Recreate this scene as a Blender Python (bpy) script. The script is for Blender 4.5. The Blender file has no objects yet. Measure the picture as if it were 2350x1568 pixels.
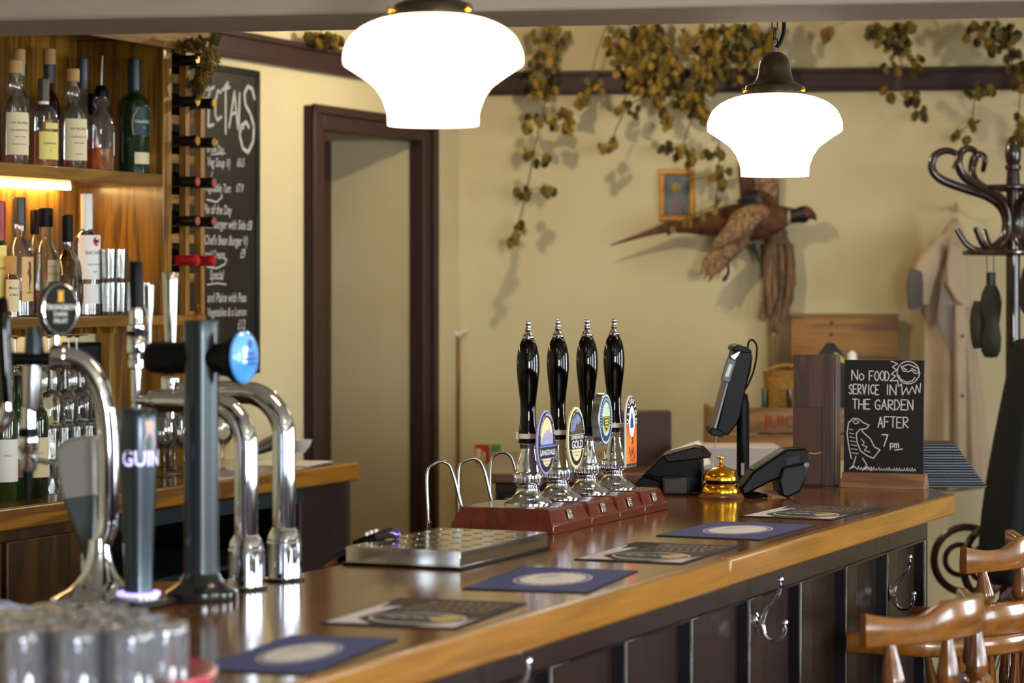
import bpy, math, random
from mathutils import Vector, Matrix
R = math.radians
random.seed(7)
SC = bpy.context.scene
COL = SC.collection
# ------------------------------------------------------------------ camera
FPX = 6000.0; CX = 1175.0; HY = 665.0; CZ = 1.60
cam_d = bpy.data.cameras.new('camera'); cam = bpy.data.objects.new('camera', cam_d); COL.objects.link(cam)
cam_d.sensor_width = 36.0; cam_d.lens = 36.0 * FPX / 2350.0
cam_d.shift_y = -(784.0 - HY) / 2350.0
cam_d.clip_start = 0.05; cam_d.clip_end = 60
cam.location = (0, 0, CZ); cam.rotation_euler = (R(90), 0, 0)
cam_d.dof.use_dof = True; cam_d.dof.focus_distance = 5.9; cam_d.dof.aperture_fstop = 4.2
SC.camera = cam
SC.view_settings.view_transform = 'Standard'
SC.view_settings.look = 'None'
SC.view_settings.gamma = 1.0
SC.view_settings.use_curve_mapping = False
SC.view_settings.exposure = 0.0
SC.cycles.max_bounces = 12; SC.cycles.diffuse_bounces = 4; SC.cycles.glossy_bounces = 5
SC.cycles.transmission_bounces = 10; SC.cycles.transparent_max_bounces = 16
SC.cycles.sample_clamp_indirect = 6.0; SC.cycles.caustics_refractive = False; SC.cycles.caustics_reflective = False
SC.cycles.use_denoising = True
w = bpy.data.worlds.new('world'); SC.world = w; w.use_nodes = True
w.node_tree.nodes['Background'].inputs[0].default_value = (0.75, 0.85, 1.0, 1)
w.node_tree.nodes['Background'].inputs[1].default_value = 1.0

# light levels
E_SHADE = 3.6      # opal glass pendants
P_SPOT = 22.0      # warm ceiling spots
P_WIN = 120.0      # daylight through each side window
P_FRONT = 440.0    # daylight through the wide window behind the camera
def area(name, loc, rot, sx, sy, power, col):
    l = bpy.data.lights.new(name, 'AREA'); l.shape = 'RECTANGLE'; l.size = sx; l.size_y = sy; l.energy = power; l.color = col
    o = bpy.data.objects.new(name, l); o.location = loc; o.rotation_euler = rot; COL.objects.link(o); return o
def bulb(name, loc, power, col, rad=.04):
    l = bpy.data.lights.new(name, 'POINT'); l.energy = power; l.color = col; l.shadow_soft_size = rad
    o = bpy.data.objects.new(name, l); o.location = loc; COL.objects.link(o); return o
WX = 4.2
WINS = [(-1.0, 1.3), (0.9, 1.3), (3.7, 1.3), (6.3, 1.2)]
for i, (yc, wd) in enumerate(WINS):
    area('window_daylight', (WX + .16, yc, 1.55), (0, R(90), 0), 1.35, wd, P_WIN, (.86, .94, 1.0))
area('window_daylight_front', (1.9, -3.16, 1.55), (R(90), 0, 0), 1.7, 1.35, P_FRONT, (.90, .95, 1.0))
bulb('ceiling_spot', (.16, 8.35, 2.50), P_SPOT * 1.6, (1, .84, .60), .02)
bulb('ceiling_spot_b', (2.0, 7.9, 2.50), P_SPOT * .15, (1, .78, .48), .03)
bulb('ceiling_spot_c', (-.9, 5.6, 2.50), P_SPOT * .12, (1, .80, .52), .035)
bulb('ceiling_spot_d', (1.2, 2.2, 2.45), P_SPOT * .6, (1, .82, .58), .04)

# ------------------------------------------------------------------ geometry of the place
TH = R(23.7); CA = math.cos(TH); SA = math.sin(TH)
EX, EY = 1.082, 6.397            # far front corner of the bar top
ZB = 1.10                        # bar top height
RU = R(90) - TH                  # frame whose X runs along the bar (away) and Y to the server's side
def UV(u, v, z=0): return Vector((EX + SA * u - CA * v, EY + CA * u + SA * v, z))
def d_at(px, v): return (v - CA * EX + SA * EY) / (SA - CA * (px - CX) / FPX)
def toUV(x, y): return ((x - EX) * SA + (y - EY) * CA, -(x - EX) * CA + (y - EY) * SA)
def uu(px, v):
    d = d_at(px, v); return toUV((px - CX) / FPX * d, d)[0]
def at(px, py, d): return Vector(((px - CX) / FPX * d, d, CZ - (py - HY) / FPX * d))
def on(px, py, z=ZB):
    d = (CZ - z) * FPX / (py - HY); return Vector(((px - CX) / FPX * d, d, z))
VW = 2.60                        # left wall plane (v)
WA = R(7.8)                      # back wall turned by this
CW = Vector(((1055 - CX) / FPX * d_at(1055, VW), d_at(1055, VW), 0))     # corner left wall / back wall
def bw(px):                      # distance along the ray px to the back wall
    k = (px - CX) / FPX
    return (CW.y + CW.x * math.tan(WA)) / (1 + k * math.tan(WA))

# ------------------------------------------------------------------ mesh helper
class MB:
    def __init__(s): s.v = []; s.f = []
    def add(s, vs, fs, M=None):
        b = len(s.v)
        s.v += [tuple(M @ Vector(p)) if M is not None else tuple(p) for p in vs]
        s.f += [tuple(i + b for i in f) for f in fs]; return s
    def box(s, c, d, M=None):
        x, y, z = c; a, b, e = d[0] / 2, d[1] / 2, d[2] / 2
        vs = [(x + i * a, y + j * b, z + k * e) for k in (-1, 1) for j in (-1, 1) for i in (-1, 1)]
        return s.add(vs, [(0, 2, 3, 1), (4, 5, 7, 6), (0, 1, 5, 4), (2, 6, 7, 3), (0, 4, 6, 2), (1, 3, 7, 5)], M)
    def bx(s, x0, x1, y0, y1, z0, z1, M=None):
        return s.box(((x0 + x1) / 2, (y0 + y1) / 2, (z0 + z1) / 2), (abs(x1 - x0), abs(y1 - y0), abs(z1 - z0)), M)
    def lathe(s, prof, n=24, M=None, cap=True, sx=1, sy=1):
        vs = []; fs = []
        for r, z in prof:
            for i in range(n):
                a = 2 * math.pi * i / n; vs.append((r * math.cos(a) * sx, r * math.sin(a) * sy, z))
        m = len(prof)
        for j in range(m - 1):
            for i in range(n):
                k = (i + 1) % n; fs.append((j * n + i, j * n + k, (j + 1) * n + k, (j + 1) * n + i))
        if cap:
            if prof[0][0] > 1e-5: fs.append(tuple(reversed(range(n))))
            if prof[-1][0] > 1e-5: fs.append(tuple((m - 1) * n + i for i in range(n)))
        return s.add(vs, fs, M)
    def tube(s, pts, rad, n=10, M=None, cap=True, flat=1.0, up=(0, 0, 1)):
        P = [Vector(p) for p in pts]; m = len(P)
        if not hasattr(rad, '__len__'): rad = [rad] * m
        T = [(P[min(i + 1, m - 1)] - P[max(i - 1, 0)]).normalized() for i in range(m)]
        u = Vector(up)
        if abs(T[0].dot(u)) > .95: u = Vector((0, 1, 0)) if abs(T[0].y) < .9 else Vector((1, 0, 0))
        nrm = (u - T[0] * u.dot(T[0])).normalized()
        vs = []; fs = []
        for i in range(m):
            nrm = (nrm - T[i] * nrm.dot(T[i])).normalized(); bi = T[i].cross(nrm)
            for j in range(n):
                a = 2 * math.pi * j / n
                vs.append(P[i] + nrm * (math.cos(a) * rad[i]) + bi * (math.sin(a) * rad[i] * flat))
        for i in range(m - 1):
            for j in range(n):
                k = (j + 1) % n; fs.append((i * n + j, i * n + k, (i + 1) * n + k, (i + 1) * n + j))
        if cap: fs.append(tuple(reversed(range(n)))); fs.append(tuple((m - 1) * n + j for j in range(n)))
        return s.add(vs, fs, M)
    def prism(s, poly, lo, hi, axis='y', M=None):
        """poly in the two other axes, extruded along axis"""
        n = len(poly)
        def pt(p, t):
            if axis == 'y': return (p[0], t, p[1])
            if axis == 'z': return (p[0], p[1], t)
            return (t, p[0], p[1])
        vs = [pt(p, lo) for p in poly] + [pt(p, hi) for p in poly]
        fs = [tuple(range(n)), tuple(reversed(range(n, 2 * n)))]
        fs += [(i, n + i, n + (i + 1) % n, (i + 1) % n) for i in range(n)]
        return s.add(vs, fs, M)
    def ribbon(s, pts, w, y=0, dots=True):
        """flat stroke in the XZ plane facing -Y"""
        for i in range(len(pts) - 1):
            a = Vector(pts[i]); b = Vector(pts[i + 1]); t = b - a
            if t.length < 1e-7: continue
            t.normalize(); nn = Vector((-t.y, t.x)) * w / 2
            q = [a + nn, a - nn, b - nn, b + nn]
            s.add([(p.x, y, p.y) for p in q], [(0, 1, 2, 3)])
        if dots:
            for p in pts:
                s.add([(p[0] + w / 2 * math.cos(k * 1.0472), y, p[1] + w / 2 * math.sin(k * 1.0472)) for k in range(6)], [tuple(range(6))])
        return s
    def disc(s, c, rx, rz, y, n=28, M=None):
        return s.add([(c[0] + rx * math.cos(2 * math.pi * i / n), y, c[1] + rz * math.sin(2 * math.pi * i / n)) for i in range(n)], [tuple(range(n))], M)
    def mesh(s, name, smooth=35, fix=True):
        me = bpy.data.meshes.new(name); me.from_pydata(s.v, [], s.f); me.update()
        if fix:
            import bmesh
            bm = bmesh.new(); bm.from_mesh(me); bmesh.ops.recalc_face_normals(bm, faces=bm.faces); bm.to_mesh(me); bm.free()
        if smooth:
            me.polygons.foreach_set('use_smooth', [True] * len(me.polygons))
            me.set_sharp_from_angle(angle=R(smooth))
        return me

def bevelled(o, wd, seg=2):
    if wd:
        m = o.modifiers.new('bevel', 'BEVEL'); m.width = wd; m.segments = seg; m.limit_method = 'ANGLE'; m.angle_limit = R(40)
    return o
def part(name, mb, mat, parent=None, bevel=0, label=None, loc=None, rot=None, smooth=35, fix=True, kind=None):
    me = mb if isinstance(mb, bpy.types.Mesh) else mb.mesh(name, smooth, fix)
    if mat and not me.materials: me.materials.append(mat)
    o = bpy.data.objects.new(name, me); COL.objects.link(o); o.parent = parent
    if loc is not None: o.location = loc
    if rot is not None: o.rotation_euler = rot
    if label: o['label'] = label
    if kind: o['kind'] = kind
    return bevelled(o, bevel)
def thing(name, label, cat, loc=(0, 0, 0), rz=0, group=None, rot=None):
    o = bpy.data.objects.new(name, None); COL.objects.link(o); o.empty_display_size = .05
    o.location = loc; o.rotation_euler = rot if rot else (0, 0, rz); o['label'] = label; o['category'] = cat
    if group: o['group'] = group
    return o
def solo(name, mb, mat, label, cat, loc=(0, 0, 0), rz=0, group=None, bevel=0, **k):
    o = part(name, mb, mat, None, bevel, label, loc, (0, 0, rz), **k); o['category'] = cat
    if group: o['group'] = group
    return o
def struct(name, mb, mat, loc=(0, 0, 0), rz=0, bevel=0):
    o = part(name, mb, mat, None, bevel, None, loc, (0, 0, rz)); o['kind'] = 'structure'; return o
def dup(root, loc, rz=None, label=None, group=None):
    r = root.copy(); COL.objects.link(r); r.location = loc
    if rz is not None: r.rotation_euler = (0, 0, rz)
    if label: r['label'] = label
    if group: r['group'] = group
    def kids(o, n):
        for ch in list(o.children):
            c = ch.copy(); COL.objects.link(c); c.parent = n; kids(ch, c)
    kids(root, r)
    return r
def Txyz(x, y, z): return Matrix.Translation((x, y, z))
def Rx(a): return Matrix.Rotation(a, 4, 'X')
def Ry(a): return Matrix.Rotation(a, 4, 'Y')
def Rz(a): return Matrix.Rotation(a, 4, 'Z')

FCACHE = {}
def text_geo(s, size, shear=0, bold=0):
    cu = bpy.data.curves.new('t', 'FONT'); cu.body = s; cu.size = size; cu.align_x = 'CENTER'; cu.align_y = 'CENTER'
    cu.resolution_u = 3; cu.shear = shear; cu.offset = bold; cu.fill_mode = 'FRONT'
    ob = bpy.data.objects.new('t', cu)
    me = bpy.data.meshes.new_from_object(ob)
    vs = [tuple(v.co) for v in me.vertices]; fs = [tuple(p.vertices) for p in me.polygons]
    bpy.data.objects.remove(ob); bpy.data.curves.remove(cu); bpy.data.meshes.remove(me)
    return vs, fs
def mtext(mb, s, size, x, z, y=-.001, bend=0, sx=1, shear=0, bold=0):
    """text in the XZ plane facing -Y, bend = radius of a bottle it wraps"""
    vs, fs = text_geo(s, size, shear, bold)
    if bend: vs = [((bend) * math.sin((v[0] * sx + x) / bend), -(bend) * math.cos((v[0] * sx + x) / bend), v[1] + z) for v in vs]
    else: vs = [(v[0] * sx + x, y, v[1] + z) for v in vs]
    mb.add(vs, fs); return mb
def arctext(mb, s, size, cx, cz, rx, rz, a0, a1, y=-.001, bold=0):
    n = len(s)
    for i, ch in enumerate(s):
        if ch == ' ': continue
        a = a0 + (a1 - a0) * (i + .5) / n
        vs, fs = text_geo(ch, size, 0, bold)
        px, pz = cx + rx * math.cos(a), cz + rz * math.sin(a)
        t = math.atan2(-rx * math.sin(a) * -1, rz * math.cos(a)) if False else math.atan2(rx * math.sin(a), rz * math.cos(a)) - math.pi / 2
        c, q = math.cos(t), math.sin(t)
        mb.add([(px + v[0] * c - v[1] * q, y, pz + v[0] * q + v[1] * c) for v in vs], fs)
    return mb
def wrap(r, a0, a1, z0, z1, n=26):
    """label patch round a bottle, facing -Y"""
    vs = []; fs = []
    for i in range(n + 1):
        a = a0 + (a1 - a0) * i / n
        vs += [(r * math.sin(a), -r * math.cos(a), z0), (r * math.sin(a), -r * math.cos(a), z1)]
    for i in range(n): fs.append((2 * i, 2 * i + 2, 2 * i + 3, 2 * i + 1))
    return vs, fs

# ------------------------------------------------------------------ materials
def lin(h):
    if isinstance(h, str):
        c = [int(h[i:i + 2], 16) / 255 for i in (0, 2, 4)]
        return tuple((x / 12.92 if x < .04045 else ((x + .055) / 1.055) ** 2.4) for x in c) + (1,)
    return tuple(h) + (1,)
MATS = {}
def mat(name, col='808080', rough=.5, metal=0, emit=0, trans=0, ior=1.45, coat=0, spec=.5, noise=0, nscale=20, bump=0, bscale=60, col2=None, stretch=None, alpha=1, rnoise=0):
    if name in MATS: return MATS[name]
    m = bpy.data.materials.new(name); m.use_nodes = True; MATS[name] = m
    nt = m.node_tree; b = nt.nodes['Principled BSDF']; L = nt.links
    c = lin(col)
    b.inputs['Base Color'].default_value = c; b.inputs['Roughness'].default_value = rough; b.inputs['Metallic'].default_value = metal
    b.inputs['IOR'].default_value = ior; b.inputs['Transmission Weight'].default_value = trans
    b.inputs['Coat Weight'].default_value = coat; b.inputs['Coat Roughness'].default_value = .08
    b.inputs['Specular IOR Level'].default_value = spec
    if emit: b.inputs['Emission Color'].default_value = c; b.inputs['Emission Strength'].default_value = emit
    if noise or bump or rnoise:
        tc = nt.nodes.new('ShaderNodeTexCoord'); mp = nt.nodes.new('ShaderNodeMapping'); L.new(tc.outputs['Object'], mp.inputs[0])
        if stretch: mp.inputs['Scale'].default_value = stretch
    if noise:
        nz = nt.nodes.new('ShaderNodeTexNoise'); nz.inputs['Scale'].default_value = nscale; nz.inputs['Detail'].default_value = 5; L.new(mp.outputs[0], nz.inputs[0])
        cr = nt.nodes.new('ShaderNodeValToRGB'); L.new(nz.outputs[0], cr.inputs[0])
        c2 = lin(col2) if col2 else tuple(x * (1 - noise) for x in c[:3]) + (1,)
        cr.color_ramp.elements[0].position = .3; cr.color_ramp.elements[1].position = .7
        cr.color_ramp.elements[0].color = c2; cr.color_ramp.elements[1].color = c
        L.new(cr.outputs[0], b.inputs['Base Color'])
    if bump:
        nb = nt.nodes.new('ShaderNodeTexNoise'); nb.inputs['Scale'].default_value = bscale; nb.inputs['Detail'].default_value = 4; L.new(mp.outputs[0], nb.inputs[0])
        bp = nt.nodes.new('ShaderNodeBump'); bp.inputs['Strength'].default_value = bump; bp.inputs['Distance'].default_value = .01
        L.new(nb.outputs[0], bp.inputs['Height']); L.new(bp.outputs[0], b.inputs['Normal'])
    return m
def wood(name, c1, c2, axis=2, scale=6, rough=.35, coat=0, ring=.6, bump=.15, contrast=(.3, .7)):
    """grain runs along axis"""
    if name in MATS: return MATS[name]
    m = bpy.data.materials.new(name); m.use_nodes = True; MATS[name] = m
    nt = m.node_tree; b = nt.nodes['Principled BSDF']; L = nt.links
    tc = nt.nodes.new('ShaderNodeTexCoord'); mp = nt.nodes.new('ShaderNodeMapping'); L.new(tc.outputs['Object'], mp.inputs[0])
    sc = [scale * 2.2] * 3; sc[axis] = scale * .22; mp.inputs['Scale'].default_value = sc
    n1 = nt.nodes.new('ShaderNodeTexNoise'); n1.inputs['Scale'].default_value = 1.0; n1.inputs['Detail'].default_value = 3; n1.inputs['Distortion'].default_value = ring; L.new(mp.outputs[0], n1.inputs[0])
    ml = nt.nodes.new('ShaderNodeMath'); ml.operation = 'MULTIPLY'; ml.inputs[1].default_value = 26; L.new(n1.outputs[0], ml.inputs[0])
    sn = nt.nodes.new('ShaderNodeMath'); sn.operation = 'SINE'; L.new(ml.outputs[0], sn.inputs[0])
    mp2 = nt.nodes.new('ShaderNodeMapping'); L.new(tc.outputs['Object'], mp2.inputs[0]); s2 = [scale * 45] * 3; s2[axis] = scale * 1.2; mp2.inputs['Scale'].default_value = s2
    n2 = nt.nodes.new('ShaderNodeTexNoise'); n2.inputs['Scale'].default_value = 1; n2.inputs['Detail'].default_value = 3; L.new(mp2.outputs[0], n2.inputs[0])
    mx = nt.nodes.new('ShaderNodeMath'); mx.operation = 'MULTIPLY_ADD'; mx.inputs[1].default_value = .22; L.new(sn.outputs[0], mx.inputs[0]); L.new(n2.outputs[0], mx.inputs[2])
    cr = nt.nodes.new('ShaderNodeValToRGB'); L.new(mx.outputs[0], cr.inputs[0])
    cr.color_ramp.elements[0].position = contrast[0]; cr.color_ramp.elements[1].position = contrast[1]
    cr.color_ramp.elements[0].color = lin(c2); cr.color_ramp.elements[1].color = lin(c1)
    L.new(cr.outputs[0], b.inputs['Base Color'])
    b.inputs['Roughness'].default_value = rough; b.inputs['Coat Weight'].default_value = coat; b.inputs['Coat Roughness'].default_value = .12
    bp = nt.nodes.new('ShaderNodeBump'); bp.inputs['Strength'].default_value = bump; bp.inputs['Distance'].default_value = .002
    L.new(n2.outputs[0], bp.inputs['Height']); L.new(bp.outputs[0], b.inputs['Normal'])
    return m
def thin_glass(name, col='ffffff', tint=1.0, refl=.5, haze=0, hcol=None, rough=.03):
    """hollow glass seen as one wall: lets light through with its tint and reflects by the viewing angle"""
    if name in MATS: return MATS[name]
    m = bpy.data.materials.new(name); m.use_nodes = True; MATS[name] = m
    nt = m.node_tree; L = nt.links
    for n in list(nt.nodes):
        if n.type == 'BSDF_PRINCIPLED': nt.nodes.remove(n)
    out = [n for n in nt.nodes if n.type == 'OUTPUT_MATERIAL'][0]
    t = nt.nodes.new('ShaderNodeBsdfTransparent'); t.inputs[0].default_value = lin(col)
    g = nt.nodes.new('ShaderNodeBsdfGlossy'); g.inputs['Roughness'].default_value = rough
    fr = nt.nodes.new('ShaderNodeFresnel'); fr.inputs[0].default_value = 1.5
    ml = nt.nodes.new('ShaderNodeMath'); ml.operation = 'MULTIPLY'; ml.inputs[1].default_value = 1.6 * refl * 2; ml.use_clamp = True
    L.new(fr.outputs[0], ml.inputs[0])
    mx = nt.nodes.new('ShaderNodeMixShader'); L.new(ml.outputs[0], mx.inputs[0]); L.new(t.outputs[0], mx.inputs[1]); L.new(g.outputs[0], mx.inputs[2])
    last = mx
    if haze:      # diffuse tint that paints bright, lit glass and glowing spirits
        df = nt.nodes.new('ShaderNodeBsdfDiffuse'); df.inputs[0].default_value = lin(hcol) if hcol else (.85, .87, .9, 1)
        m2 = nt.nodes.new('ShaderNodeMixShader'); m2.inputs[0].default_value = haze; L.new(mx.outputs[0], m2.inputs[1]); L.new(df.outputs[0], m2.inputs[2]); last = m2
    L.new(last.outputs[0], out.inputs['Surface'])
    return m

CHROME = mat('chrome', 'd2d7e2', .05, 1)
SATIN = mat('satin_steel', 'b9bbbd', .28, 1)
STEEL = mat('polished_steel', 'c4c2bd', .13, 1)
BRASS = mat('polished_brass', 'e0a92a', .16, 1)
BRONZE = mat('aged_bronze', '4a3f30', .38, .75, noise=.3, nscale=60)
BLACKG = mat('gloss_black', '020202', .06, 0, spec=.42)
BLACKM = mat('matt_black', '08080a', .45, spec=.18)
BLACKP = mat('black_plastic', '040405', .4, spec=.14)
GUNM = mat('dark_grey_metal', '3c4247', .3, .55)
WHITE = mat('white_plastic', 'eeeae0', .4)
PAPER = mat('white_paper', 'e9e4df', .8)
CHALK = mat('chalk', 'dcdcd8', .9)
CHALKD = mat('chalk_dim', 'a9aaa6', .9)
SLATE = mat('chalkboard_black', '0b0b0b', .5, noise=.35, nscale=9, col2='131413')
PLASTER = mat('cream_plaster', 'cbbe98', .9, noise=.08, nscale=2.5, bump=.35, bscale=9, col2='c5b68c')
PLASTER2 = mat('hall_plaster', 'c3b49a', .9, noise=.06, nscale=3, bump=.3, bscale=9)
TRIM = mat('dark_brown_paint', '3a2825', .5, spec=.25, noise=.15, nscale=30)
BEAM = mat('painted_beam', '9f9385', .6, noise=.12, nscale=5, bump=.3, bscale=30, stretch=(.4, 6, 6))
OAK = wood('golden_oak', '976a1a', '583807', 2, 3.6, .32, .2, ring=1.3, contrast=(.25, .75))
OAKU = wood('golden_oak_long', '8a5f17', '65420c', 0, 4, .3, .3, ring=.8)
BARTOP = wood('varnished_bar_top', '92590c', '693d06', 0, 3.5, .14, .35, ring=.6, bump=.05, contrast=(.1, .9))
BAREDGE = wood('varnished_bar_edge', 'a67224', '8a5a18', 0, 5, .25, .4, ring=.4, contrast=(.1, .9))
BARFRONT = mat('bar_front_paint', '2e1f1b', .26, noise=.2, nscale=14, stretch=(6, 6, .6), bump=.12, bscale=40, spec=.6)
MAHOG = wood('mahogany', '6a2414', '4a150b', 0, 6, .2, .6, ring=.4, bump=.04, contrast=(.1, .9))
DARKW = wood('dark_brown_wood', '51382f', '3a2721', 2, 8, .5, 0, ring=.4)
MIDW = wood('mid_brown_wood', '8a5c3e', '6b4329', 0, 8, .45, .1, ring=.4)
PINE = wood('orange_pine', '956418', '6a450f', 0, 4, .5, .1, ring=1.4)
CABW = wood('cabinet_brown_wood', '5b3c1c', '3b2410', 2, 3, .35, .1, ring=.8)
STOOLW = wood('stool_beech', '8c5a22', '6b3f14', 0, 7, .25, .45, ring=.3, bump=.03, contrast=(.05, .95))
SPINW = wood('stool_spindle_beech', '744419', '54300f', 2, 7, .22, .5, ring=.5, bump=.04)
BENTW = mat('bentwood_dark', '2a1713', .25, coat=.5)
GLASS = thin_glass('clear_glass', 'f4f6f4', refl=.6)
CAPW = mat('cork_cap', 'b98f56', .6)
# ------------------------------------------------------------------ the room
ZC = 2.66
E0 = (EX, EY, 0)
struct('floor', MB().bx(-6.5, 5, -4, 11.5, -.1, 0), wood('floor_boards', '6b4a2c', '4a3018', 1, 3, .4, .1))
struct('ceiling', MB().bx(-6.5, 5, -4, 11.5, ZC, ZC + .1), mat('ceiling_paint', 'cfc5ab', .9))
# left wall, in the bar's frame, with the doorway cut out of it
uC = toUV(CW.x, CW.y)[0]
ZD = 2.155
uD1 = uu(975, VW) - .055; uD0 = uu(700, VW) + .075
wl = MB()
WT = .36
wl.bx(-11, uD0, VW, VW + WT, 0, ZC); wl.bx(uD1, uC + .5, VW, VW + WT, 0, ZC); wl.bx(uD0, uD1, VW, VW + WT, ZD, ZC)
struct('wall_left', wl, PLASTER, E0, RU)
# painted door frame and the closed door deep in the doorway
df = MB(); fw = .085
for a, b in ((uD0 - fw, uD0 + .012), (uD1 - .012, uD1 + fw)):
    df.bx(a, b, VW - .03, VW + .03, 0, ZD + .066)
df.bx(uD0 + .012, uD1 - .012, VW - .03, VW + .03, ZD - .012, ZD + .066)
for a, b in ((uD0 - fw, uD0 - fw + .03), (uD1 + fw - .03, uD1 + fw)):
    df.bx(a - .004, b + .004, VW - .045, VW - .03, 0, ZD + .070)
df.bx(uD0 - fw - .004, uD1 + fw + .004, VW - .045, VW - .03, ZD + .040, ZD + .071)
o = struct('trim_1', df, TRIM, E0, RU, .006)
dr = thing('door_1', 'dark brown door', 'door', E0, RU); dr['kind'] = 'structure'; del dr['category']; del dr['label']
dm = MB().bx(uD0, uD1, VW + WT, VW + WT + .04, .01, ZD)
part('door_leaf', dm, mat('door_brown', '3a2520', .4), dr, .003)
part('door_panel', MB().bx(uD0 + .12, uD1 - .12, VW + WT - .012, VW + WT, .2, .9), mat('door_brown', '', .4), dr, .006)
part('door_panel', MB().bx(uD0 + .12, uD1 - .12, VW + WT - .012, VW + WT, 1.1, 1.95), mat('door_brown', '', .4), dr, .006)
part('finger_plate', MB().bx(uD0 + .02, uD0 + .075, VW + WT - .006, VW + WT, 1.65, 1.86), mat('plate_white', 'c9c4b4', .4), dr, .002)
# back wall
wb = MB().bx(-.6, 5.2, 0, .3, 0, ZC)
struct('wall_back', wb, PLASTER, (CW.x, CW.y, 0), -WA)
BWO = (CW.x, CW.y, 0)
# picture rails
def rail(x0, x1, y0, sgn):
    m = MB(); m.bx(x0, x1, y0 - .028, y0, 2.345, 2.425); m.bx(x0, x1, y0 - .042, y0, 2.405, 2.425); m.bx(x0, x1, y0 - .036, y0, 2.338, 2.352); return m
struct('trim_2', rail(-11, uC - .001, VW, 1), TRIM, E0, RU, .004)
struct('trim_3', rail(.02, 5.1, 0, 1), TRIM, BWO, -WA, .004)
struct('baseboard_back', MB().bx(0, 5.1, -.02, 0, 0, .13), TRIM, BWO, -WA, .004)
bl = MB(); bl.bx(-11, uD0 - fw, VW - .02, VW, 0, .13); bl.bx(uD1 + fw, uC, VW - .02, VW, 0, .13)
struct('baseboard_left', bl, TRIM, E0, RU, .004)
# right wall with real windows, front wall behind the camera
m = MB(); ys = -3.2
Z0, Z1 = .9, 2.2
segs = []; y = -3.3
for yc, wd in WINS:
    m.bx(WX, WX + .12, y, yc - wd / 2, 0, ZC); m.bx(WX, WX + .12, yc - wd / 2, yc + wd / 2, 0, Z0); m.bx(WX, WX + .12, yc - wd / 2, yc + wd / 2, Z1, ZC); y = yc + wd / 2
m.bx(WX, WX + .12, y, 10.6, 0, ZC)
struct('wall_right', m, mat('far_plaster', 'cfccc2', .9))
ADDED_DADO = mat('added_dado_brown', '33221c', .4)  # unseen dark dado, added to give the chrome contrast to reflect
struct('added_dado_right', MB().bx(WX - .02, WX, -3, 9.2, 0, .88), ADDED_DADO)
struct('added_dado_front', MB().bx(-5.2, WX - .03, -2.999, -2.98, 0, .88), ADDED_DADO)
m = MB(); m.bx(-6.4, 1.05, -3.12, -3, 0, ZC); m.bx(2.75, WX + .12, -3.12, -3, 0, ZC); m.bx(1.05, 2.75, -3.12, -3, 0, Z0); m.bx(1.05, 2.75, -3.12, -3, Z1, ZC)
struct('wall_front', m, mat('far_plaster', ''))
FRW = mat('window_white', 'd9d6cc', .5)
def window(n, org, rz, wd):
    m = MB()
    for a in (-wd / 2, wd / 2 - .05): m.bx(a, a + .05, -.03, .03, Z0, Z1)
    m.bx(-wd / 2, wd / 2, -.03, .03, Z0, Z0 + .06); m.bx(-wd / 2, wd / 2, -.03, .03, Z1 - .05, Z1); m.bx(-wd / 2 - .03, wd / 2 + .03, -.12, .0, Z0 - .03, Z0)
    for k in (1, 2): x = -wd / 2 + wd * k / 3; m.bx(x - .028, x + .028, -.02, .02, Z0, Z1)
    for k in (1, 2, 3): z = Z0 + (Z1 - Z0) * k / 4; m.bx(-wd / 2, wd / 2, -.015, .015, z - .012, z + .012)
    struct('window_%d' % n, m, FRW, org, rz)
for i, (yc, wd) in enumerate(WINS): window(i + 1, (WX + .04, yc, 0), R(-90), wd)
window(5, (1.9, -3.05, 0), R(180), 1.7)
# painted beam across the ceiling
BA = R(10.3)
bc = at(1175, 63, 5.18)
bm_ = MB().bx(-3.3, 3.2, -.30, 0, bc.z, ZC)
struct('trim_4', bm_, BEAM, (bc.x, bc.y, 0), -BA, .008)

# ------------------------------------------------------------------ the bar
bar = thing('bar_counter', 'long dark brown panelled bar front under the varnished top', 'bar counter', E0, RU)
UN = -4.6
VF = .058
fz0, fz1 = 0, ZB - .048
uE = -.03
pan_u = [uu(p, VF) for p in (2123, 2035, 1944, 1841, 1723, 1589, 1438)]
pitch = (pan_u[0] - pan_u[-1]) / 6
m = MB()
ZP = .992
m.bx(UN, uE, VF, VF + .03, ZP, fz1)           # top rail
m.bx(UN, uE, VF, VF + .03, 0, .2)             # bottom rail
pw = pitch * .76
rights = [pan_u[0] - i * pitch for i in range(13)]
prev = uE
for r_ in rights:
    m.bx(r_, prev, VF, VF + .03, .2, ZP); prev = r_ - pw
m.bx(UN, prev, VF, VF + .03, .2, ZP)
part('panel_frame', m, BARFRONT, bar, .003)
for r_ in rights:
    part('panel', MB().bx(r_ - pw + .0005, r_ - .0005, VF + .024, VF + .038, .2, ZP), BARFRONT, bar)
    part('reveal_shade', MB().bx(r_ - .006, r_ - .0004, VF + .003, VF + .0235, .2, ZP), mat('reveal_shade_dark', '16151a', .2, spec=.6), bar)  # dark glossy strip painting the shade in the panel reveal
    part('reveal_shade', MB().bx(r_ - pw + .0004, r_ - .0065, VF + .003, VF + .0235, ZP - .006, ZP - .0004), mat('reveal_shade_dark', ''), bar)  # same dark strip for the shadow line under the top rail
uF, vF = toUV(*on(2118, 1112).xy); uG, vG = toUV(*on(1800, 1090).xy)
m = MB().prism([(uE, VF + .03), (uF - .03, vF - .02), (uF - .06, vF + .0), (uE - .06, VF + .08)], 0, fz1, 'z')
part('end_panel', m, BARFRONT, bar, .003)
part('inner_cabinet', MB().bx(UN, -.15, VF + .1, .56, 0, fz1), mat('bar_inside', '17110d', .6), bar)
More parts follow.
